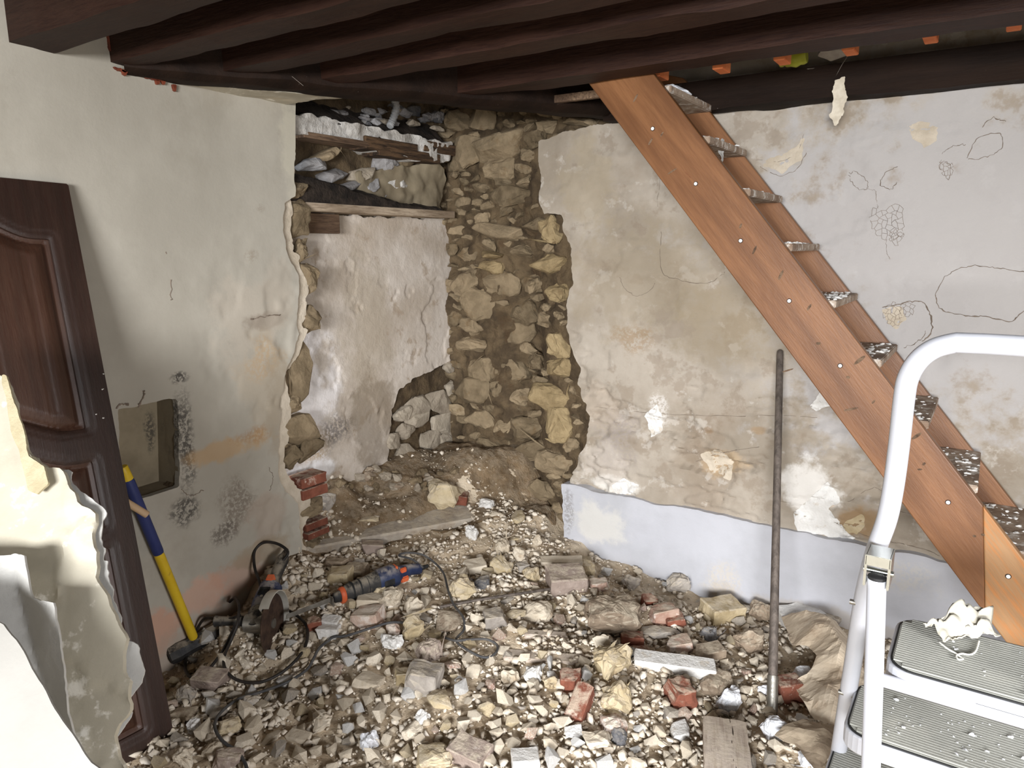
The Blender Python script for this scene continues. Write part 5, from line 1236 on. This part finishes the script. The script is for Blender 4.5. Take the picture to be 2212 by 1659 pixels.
ground_sheet('paper_scrap', [(1712, 1590), (1722, 1560), (1752, 1588), (1728, 1604)], 'sheet_white', 'small white paper triangle in front of the brown paper', .02, .05, 161)

# ------------------------------------------------------------------ medium stones one by one, the smallest as stuff
rr = random.Random(21)
LIB = []
for k in range(18):
    vs, fs = hull_rock(300 + k, (1, rr.uniform(.65, .95), rr.uniform(.45, .75)), 12, 0, 0, .75)
    me = bpy.data.meshes.new('limestone_lump'); me.from_pydata(vs.tolist(), [], fs); LIB.append(me)
MK = ['stone_tan'] * 12 + ['stone_grey'] * 2 + ['stone_ochre'] * 2 + ['chunk_white'] * 2 + ['brick_dusty']
libm = {}
def seen(x, y, z):
    v = np.array([x, y, z]) - C0; d = v @ FW; X = CX + F * (v @ RT) / d; Y = CY - F * (v @ UP) / d; return X, Y
cand = []
while len(cand) < 300:
    X, Y = rr.uniform(340, 1880), 1190 + 470 * rr.random() ** .8
    p = gpt(X, Y)
    if p[0] < XL + .03 or p[1] > YB - .04 or ground_h(p[0], p[1]) < .015: continue
    if X < 560 and Y < 1330: continue
    if X > 1680 and Y > 1300: continue
    if Y < 1240 and X > 640 and rr.random() < .6: continue
    s = rr.uniform(.036, .074) * (1.15 if X < 560 else 1) * (.85 if X > 1280 else 1)
    if any((p[0] - q[0]) ** 2 + (p[1] - q[1]) ** 2 < (q[2] * .8 + s * .4) ** 2 for q in hero_pos): continue
    cand.append((p, s, zone(X, Y))); hero_pos.append((p[0], p[1], s * .4))
for (p, s, zn) in cand:
    m = rr.choice(MK); k = rr.randrange(len(LIB)); key = (m, k)
    if key not in libm:
        me = LIB[k].copy(); me.materials.append(MATS[m]); libm[key] = me
    o = bpy.data.objects.new('limestone_lump' if m == 'stone_tan' else NM.get(m, 'rubble_stone'), libm[key]); COL.objects.link(o)
    o.location = (p[0], p[1], float(ground_h(p[0], p[1])) + s * .2); o.scale = (s, s, s)
    o.rotation_euler = (rr.uniform(-.5, .5), rr.uniform(-.5, .5), rr.uniform(0, 6.28))
    l, g_ = GRP[m]; tag(o, l.replace('rubble heap', zn), CT.get(m, 'stone'), g_ + ', ' + zn)

def scatter(name, mat, count, label, smin, smax, accept, seed, power=2.2, lo_tint=0.0):
    rg = np.random.RandomState(seed); shapes = [hull_rock(500 + k, (1, .6 + .35 * ((k * 7) % 5) / 5, .4 + .35 * ((k * 3) % 5) / 5), 10, 0, 0, .7) for k in range(20)]
    shapes = [(v, np.array(f)) for v, f in shapes]
    VV, FF, CC = [], [], []; n = 0
    x = rg.uniform(-2.72, .55, count * 3); y = rg.uniform(.95, 3.2, count * 3); s = smin + (smax - smin) * rg.rand(count * 3) ** power
    h = ground_h(x, y); ok = accept(x, y, h, rg); x, y, s, h = x[ok][:count], y[ok][:count], s[ok][:count], h[ok][:count]
    for i in range(len(x)):
        v, f = shapes[i % 20]; a, b, c = rg.uniform(-.6, .6), rg.uniform(-.6, .6), rg.uniform(0, 6.28)
        ca, sa, cb, sb, cc, sc = math.cos(a), math.sin(a), math.cos(b), math.sin(b), math.cos(c), math.sin(c)
        Rm = np.array([[cc, -sc, 0], [sc, cc, 0], [0, 0, 1]]) @ np.array([[cb, 0, sb], [0, 1, 0], [-sb, 0, cb]]) @ np.array([[1, 0, 0], [0, ca, -sa], [0, sa, ca]])
        VV.append((v * s[i]) @ Rm.T + np.array([x[i], y[i], h[i] + s[i] * rg.uniform(.0, .32)])); FF.append(f + n); n += len(v)
        CC.append(np.full(len(v), lo_tint + (1 - lo_tint) * rg.rand() ** 1.2))
    V_ = np.concatenate(VV); Fc = np.concatenate(FF); tint = np.concatenate(CC)
    me = bpy.data.meshes.new(name); me.vertices.add(len(V_)); me.vertices.foreach_set('co', V_.ravel())
    me.loops.add(Fc.size); me.loops.foreach_set('vertex_index', Fc.ravel().astype(np.int32)); me.polygons.add(len(Fc))
    me.polygons.foreach_set('loop_start', np.arange(0, Fc.size, 3, dtype=np.int32)); me.update(calc_edges=True)
    at = me.attributes.new('tint', 'FLOAT_COLOR', 'POINT'); at.data.foreach_set('color', np.stack([tint, tint, tint, np.ones_like(tint)], 1).ravel())
    me.materials.append(MATS[mat]); o = bpy.data.objects.new(name, me); COL.objects.link(o)
    return tag(o, label, 'rubble', kind='stuff')
def acc(x, y, h, rg):
    ok = (h > .018) & (y < YB - .03) & ~((x > -.55) & (y < 2.0))
    bare = fbm(x, y, 2.4, 2, 77) > .07
    slope = (x < -2.2) & (y > 2.35)
    return ok & ~(bare & (rg.rand(len(x)) < .75)) & ~(slope & (rg.rand(len(x)) < .82)) & ((x > XL + .015) | (y > 2.05))
scatter('small_rubble', 'small_stone', 10500, 'countless small stones and mortar crumbs covering the floor', .010, .044, acc, 5)
scatter('fine_gravel', 'small_stone', 6000, 'fine gravel and grit between the rubble stones', .005, .013, lambda x, y, h, rg: (h > .012) & (y < YB - .03) & ((x > XL + .015) | (y > 2.05)), 8, 1.0)

# ------------------------------------------------------------------ cracks and hollow patches in the back wall plaster
def crack(pts, r, closed=False, y=None, seed=0, par=wall_back, axis=1, val=YB):
    P = []
    for a, b in pts: P.append(on(axis, val, a, b))
    P = smooth_path(P, 8); out = []
    for i, p in enumerate(P):
        j = np.array([float(fbm(i * .6, seed, 1.3, 3, 6)), 0, float(fbm(i * .6, seed + 40, 1.3, 3, 9))]) * .016
        if axis == 0: j = np.array([0, j[0], j[2]])
        p = p + j
        if axis == 1: p[1] = YB - float(dispB(np.array([p[0]]), np.array([p[2]]))[0]) - .0003
        else: p[0] = XL + float(dispL(np.array([p[1]]), np.array([p[2]]))[0]) + .0003
        out.append(V3(p))
    MB().tube(out, [r * 1.0 * (.5 + abs(float(fbm(i * .3, seed, 2, 2, 3))) * 3) for i in range(len(out))], 5).build('crack', 'crack_line', par)
crack([(2020, 640), (2040, 600), (2080, 578), (2130, 576), (2180, 582), (2230, 590)], .0016, seed=1)
crack([(2020, 640), (2035, 668), (2080, 682), (2130, 685), (2180, 694), (2215, 670)], .0018, seed=2)
crack([(1905, 665), (1950, 655), (1990, 652), (2010, 680), (2012, 715), (1990, 740)], .002, seed=3)
crack([(1950, 752), (1985, 738), (2000, 715)], .0012, seed=4)
crack([(2120, 275), (2145, 255), (2170, 262)], .0012, seed=5); crack([(2090, 345), (2140, 335), (2165, 315), (2160, 288), (2110, 300), (2090, 340)], .0012, seed=6)
crack([(1900, 400), (1912, 372), (1938, 362)], .0012, seed=7); crack([(1900, 400), (1925, 408), (1935, 395)], .001, seed=8)
crack([(1832, 375), (1850, 372), (1872, 390), (1872, 408), (1845, 404), (1832, 378)], .001, seed=9); crack([(1872, 408), (1890, 412), (1895, 440), (1897, 450)], .0007, seed=10)
crack([(1630, 345), (1680, 348), (1720, 330), (1735, 290)], .0009, seed=11); crack([(1640, 360), (1680, 378), (1720, 365), (1740, 330)], .0011, seed=12)
crack([(2035, 330), (2060, 315), (2085, 312)], .001, seed=13); crack([(2030, 350), (2040, 380), (2052, 385), (2050, 355), (2032, 348)], .001, seed=14)
crack([(1915, 518), (1918, 545), (1922, 560)], .0007, seed=15)
crack([(1340, 600), (1350, 625), (1375, 640), (1400, 628), (1412, 612)], .0011, seed=16); crack([(1428, 500), (1428, 585), (1470, 605), (1525, 612), (1565, 590)], .0011, seed=17)
crack([(1500, 1000), (1540, 985), (1580, 975), (1640, 965)], .0014, seed=18); crack([(1280, 880), (1400, 892), (1520, 897), (1640, 900), (1760, 905)], .001, seed=19)
crack([(1830, 1085), (1880, 1060), (1915, 1070)], .0012, seed=20); crack([(1915, 1110), (1960, 1110), (1985, 1130), (2010, 1160)], .0012, seed=21); crack([(1750, 1110), (1800, 1130), (1880, 1160), (1960, 1180), (2040, 1205)], .0014, seed=22)
crack([(1420, 445), (1425, 350), (1422, 300)], .0008, seed=23)
# crazed round patches: jittered honeycomb of hairline cracks
def crazing(cx, cy, rx, ry, cell, seed):
    rr = random.Random(seed); J = {}
    def jit(i, j, k):
        key = (round(i, 2), round(j, 2))
        if key not in J: J[key] = (rr.uniform(-.5, .5) * cell, rr.uniform(-.5, .5) * cell)
        return (cx + i + J[key][0], cy + j + J[key][1])
    done = set(); s3 = math.sqrt(3); n = int(max(rx, ry) / cell) + 2
    for q in range(-n, n + 1):
        for r in range(-n, n + 1):
            hx, hy = cell * 1.5 * q, cell * s3 * (r + q / 2)
            if (hx / rx) ** 2 + (hy / ry) ** 2 > 1 + rr.uniform(-.25, .1): continue
            cs = [(hx + cell * math.cos(math.pi / 3 * k), hy + cell * math.sin(math.pi / 3 * k)) for k in range(6)]
            for k in range(6):
                a, b = cs[k], cs[(k + 1) % 6]; key = tuple(sorted([(round(a[0]), round(a[1])), (round(b[0]), round(b[1]))]))
                if key in done: continue
                done.add(key); P = [on(1, YB, *jit(a[0], a[1], 0)), on(1, YB, *jit(b[0], b[1], 0))]
                for p in P: p[1] = YB - float(dispB(np.array([p[0]]), np.array([p[2]]))[0]) - .0003
                cz.tube([V3(p) for p in P], .0008, 4)
cz = MB(); crazing(1922, 478, 38, 36, 7.5, 3); crazing(1935, 512, 14, 12, 6, 4); crazing(2042, 365, 10, 20, 6, 5); crazing(1930, 680, 22, 26, 6, 6); crazing(1960, 668, 12, 12, 6, 7)
cz.build('crazing', 'crack_line', wall_back)
def patch(pts, mat, proud, seed, thick=.006):
    uv = [xz(a, b) for a, b in pts]; f = polyfield(uv); us = [p[0] for p in uv]; vs_ = [p[1] for p in uv]
    slab('plaster_patch', (0, YB, 0), (1, 0, 0), (0, 0, 1), (min(us) - .02, max(us) + .02, min(vs_) - .02, max(vs_) + .02), .007, lambda u, v: f(u, v) + fbm(u, v, 40, 3, seed) * .02, thick, mat, wall_back, disp=lambda u, v: dispB(u, v) + proud + fbm(u, v, 30, 3, seed + 1) * .004)
patch([(1645, 360), (1690, 372), (1730, 345), (1735, 300), (1700, 330), (1650, 345)], 'plaster_scratch', .001, 1)
patch([(1955, 270), (1990, 262), (2025, 275), (2025, 305), (1995, 318), (1975, 300)], 'plaster_scratch', .001, 2)
patch([(1905, 668), (1950, 658), (1955, 690), (1935, 710), (1915, 700)], 'plaster_scratch', .001, 3)
patch([(1722, 1150), (1712, 1110), (1745, 1080), (1790, 1040), (1800, 1055), (1812, 1085), (1790, 1100), (1830, 1150), (1850, 1175), (1790, 1160)], 'chunk_white', .003, 4)
patch([(1825, 1130), (1845, 1118), (1865, 1110), (1868, 1135), (1850, 1155), (1815, 1150)], 'stone_ochre', .002, 5)
patch([(1745, 880), (1770, 850), (1795, 830), (1800, 880), (1760, 888)], 'chunk_white', .003, 6)
patch([(1510, 985), (1550, 970), (1580, 1000), (1575, 1040), (1530, 1020)], 'plaster_scratch', .0012, 7)
patch([(1320, 1050), (1345, 1035), (1380, 1050), (1360, 1070), (1330, 1068)], 'chunk_white', .003, 8)
patch([(1390, 900), (1420, 870), (1430, 900), (1425, 935), (1405, 945)], 'chunk_white', .002, 9)
# cracks and marks on the left wall
crack([(367, 606), (369, 650)], .0022, axis=0, val=XL, par=wall_left, seed=31); crack([(358, 543), (359, 549)], .0018, axis=0, val=XL, par=wall_left, seed=32)
crack([(543, 690), (575, 683), (606, 680)], .003, axis=0, val=XL, par=wall_left, seed=33); crack([(390, 1058), (415, 1068), (440, 1058)], .0018, axis=0, val=XL, par=wall_left, seed=34)
crack([(580, 1010), (590, 1030), (582, 1060)], .0015, axis=0, val=XL, par=wall_left, seed=35)
crack([(300, 880), (308, 860), (310, 845)], .004, axis=0, val=XL, par=wall_left, seed=36); crack([(250, 885), (262, 872), (275, 875)], .004, axis=0, val=XL, par=wall_left, seed=37)
# cobweb strands on the joists
for k, q in enumerate([[(520, 110, 1.70), (545, 128, 1.70), (556, 118, 1.70)], [(610, 148, 1.9), (655, 185, 1.9)], [(110, 40, 1.2), (130, 62, 1.2)]]):
    MB().tube([V3(on(1, y, a, b)) for a, b, y in q], .0005, 5).build('cobweb_strand', 'cobweb', ceiling)
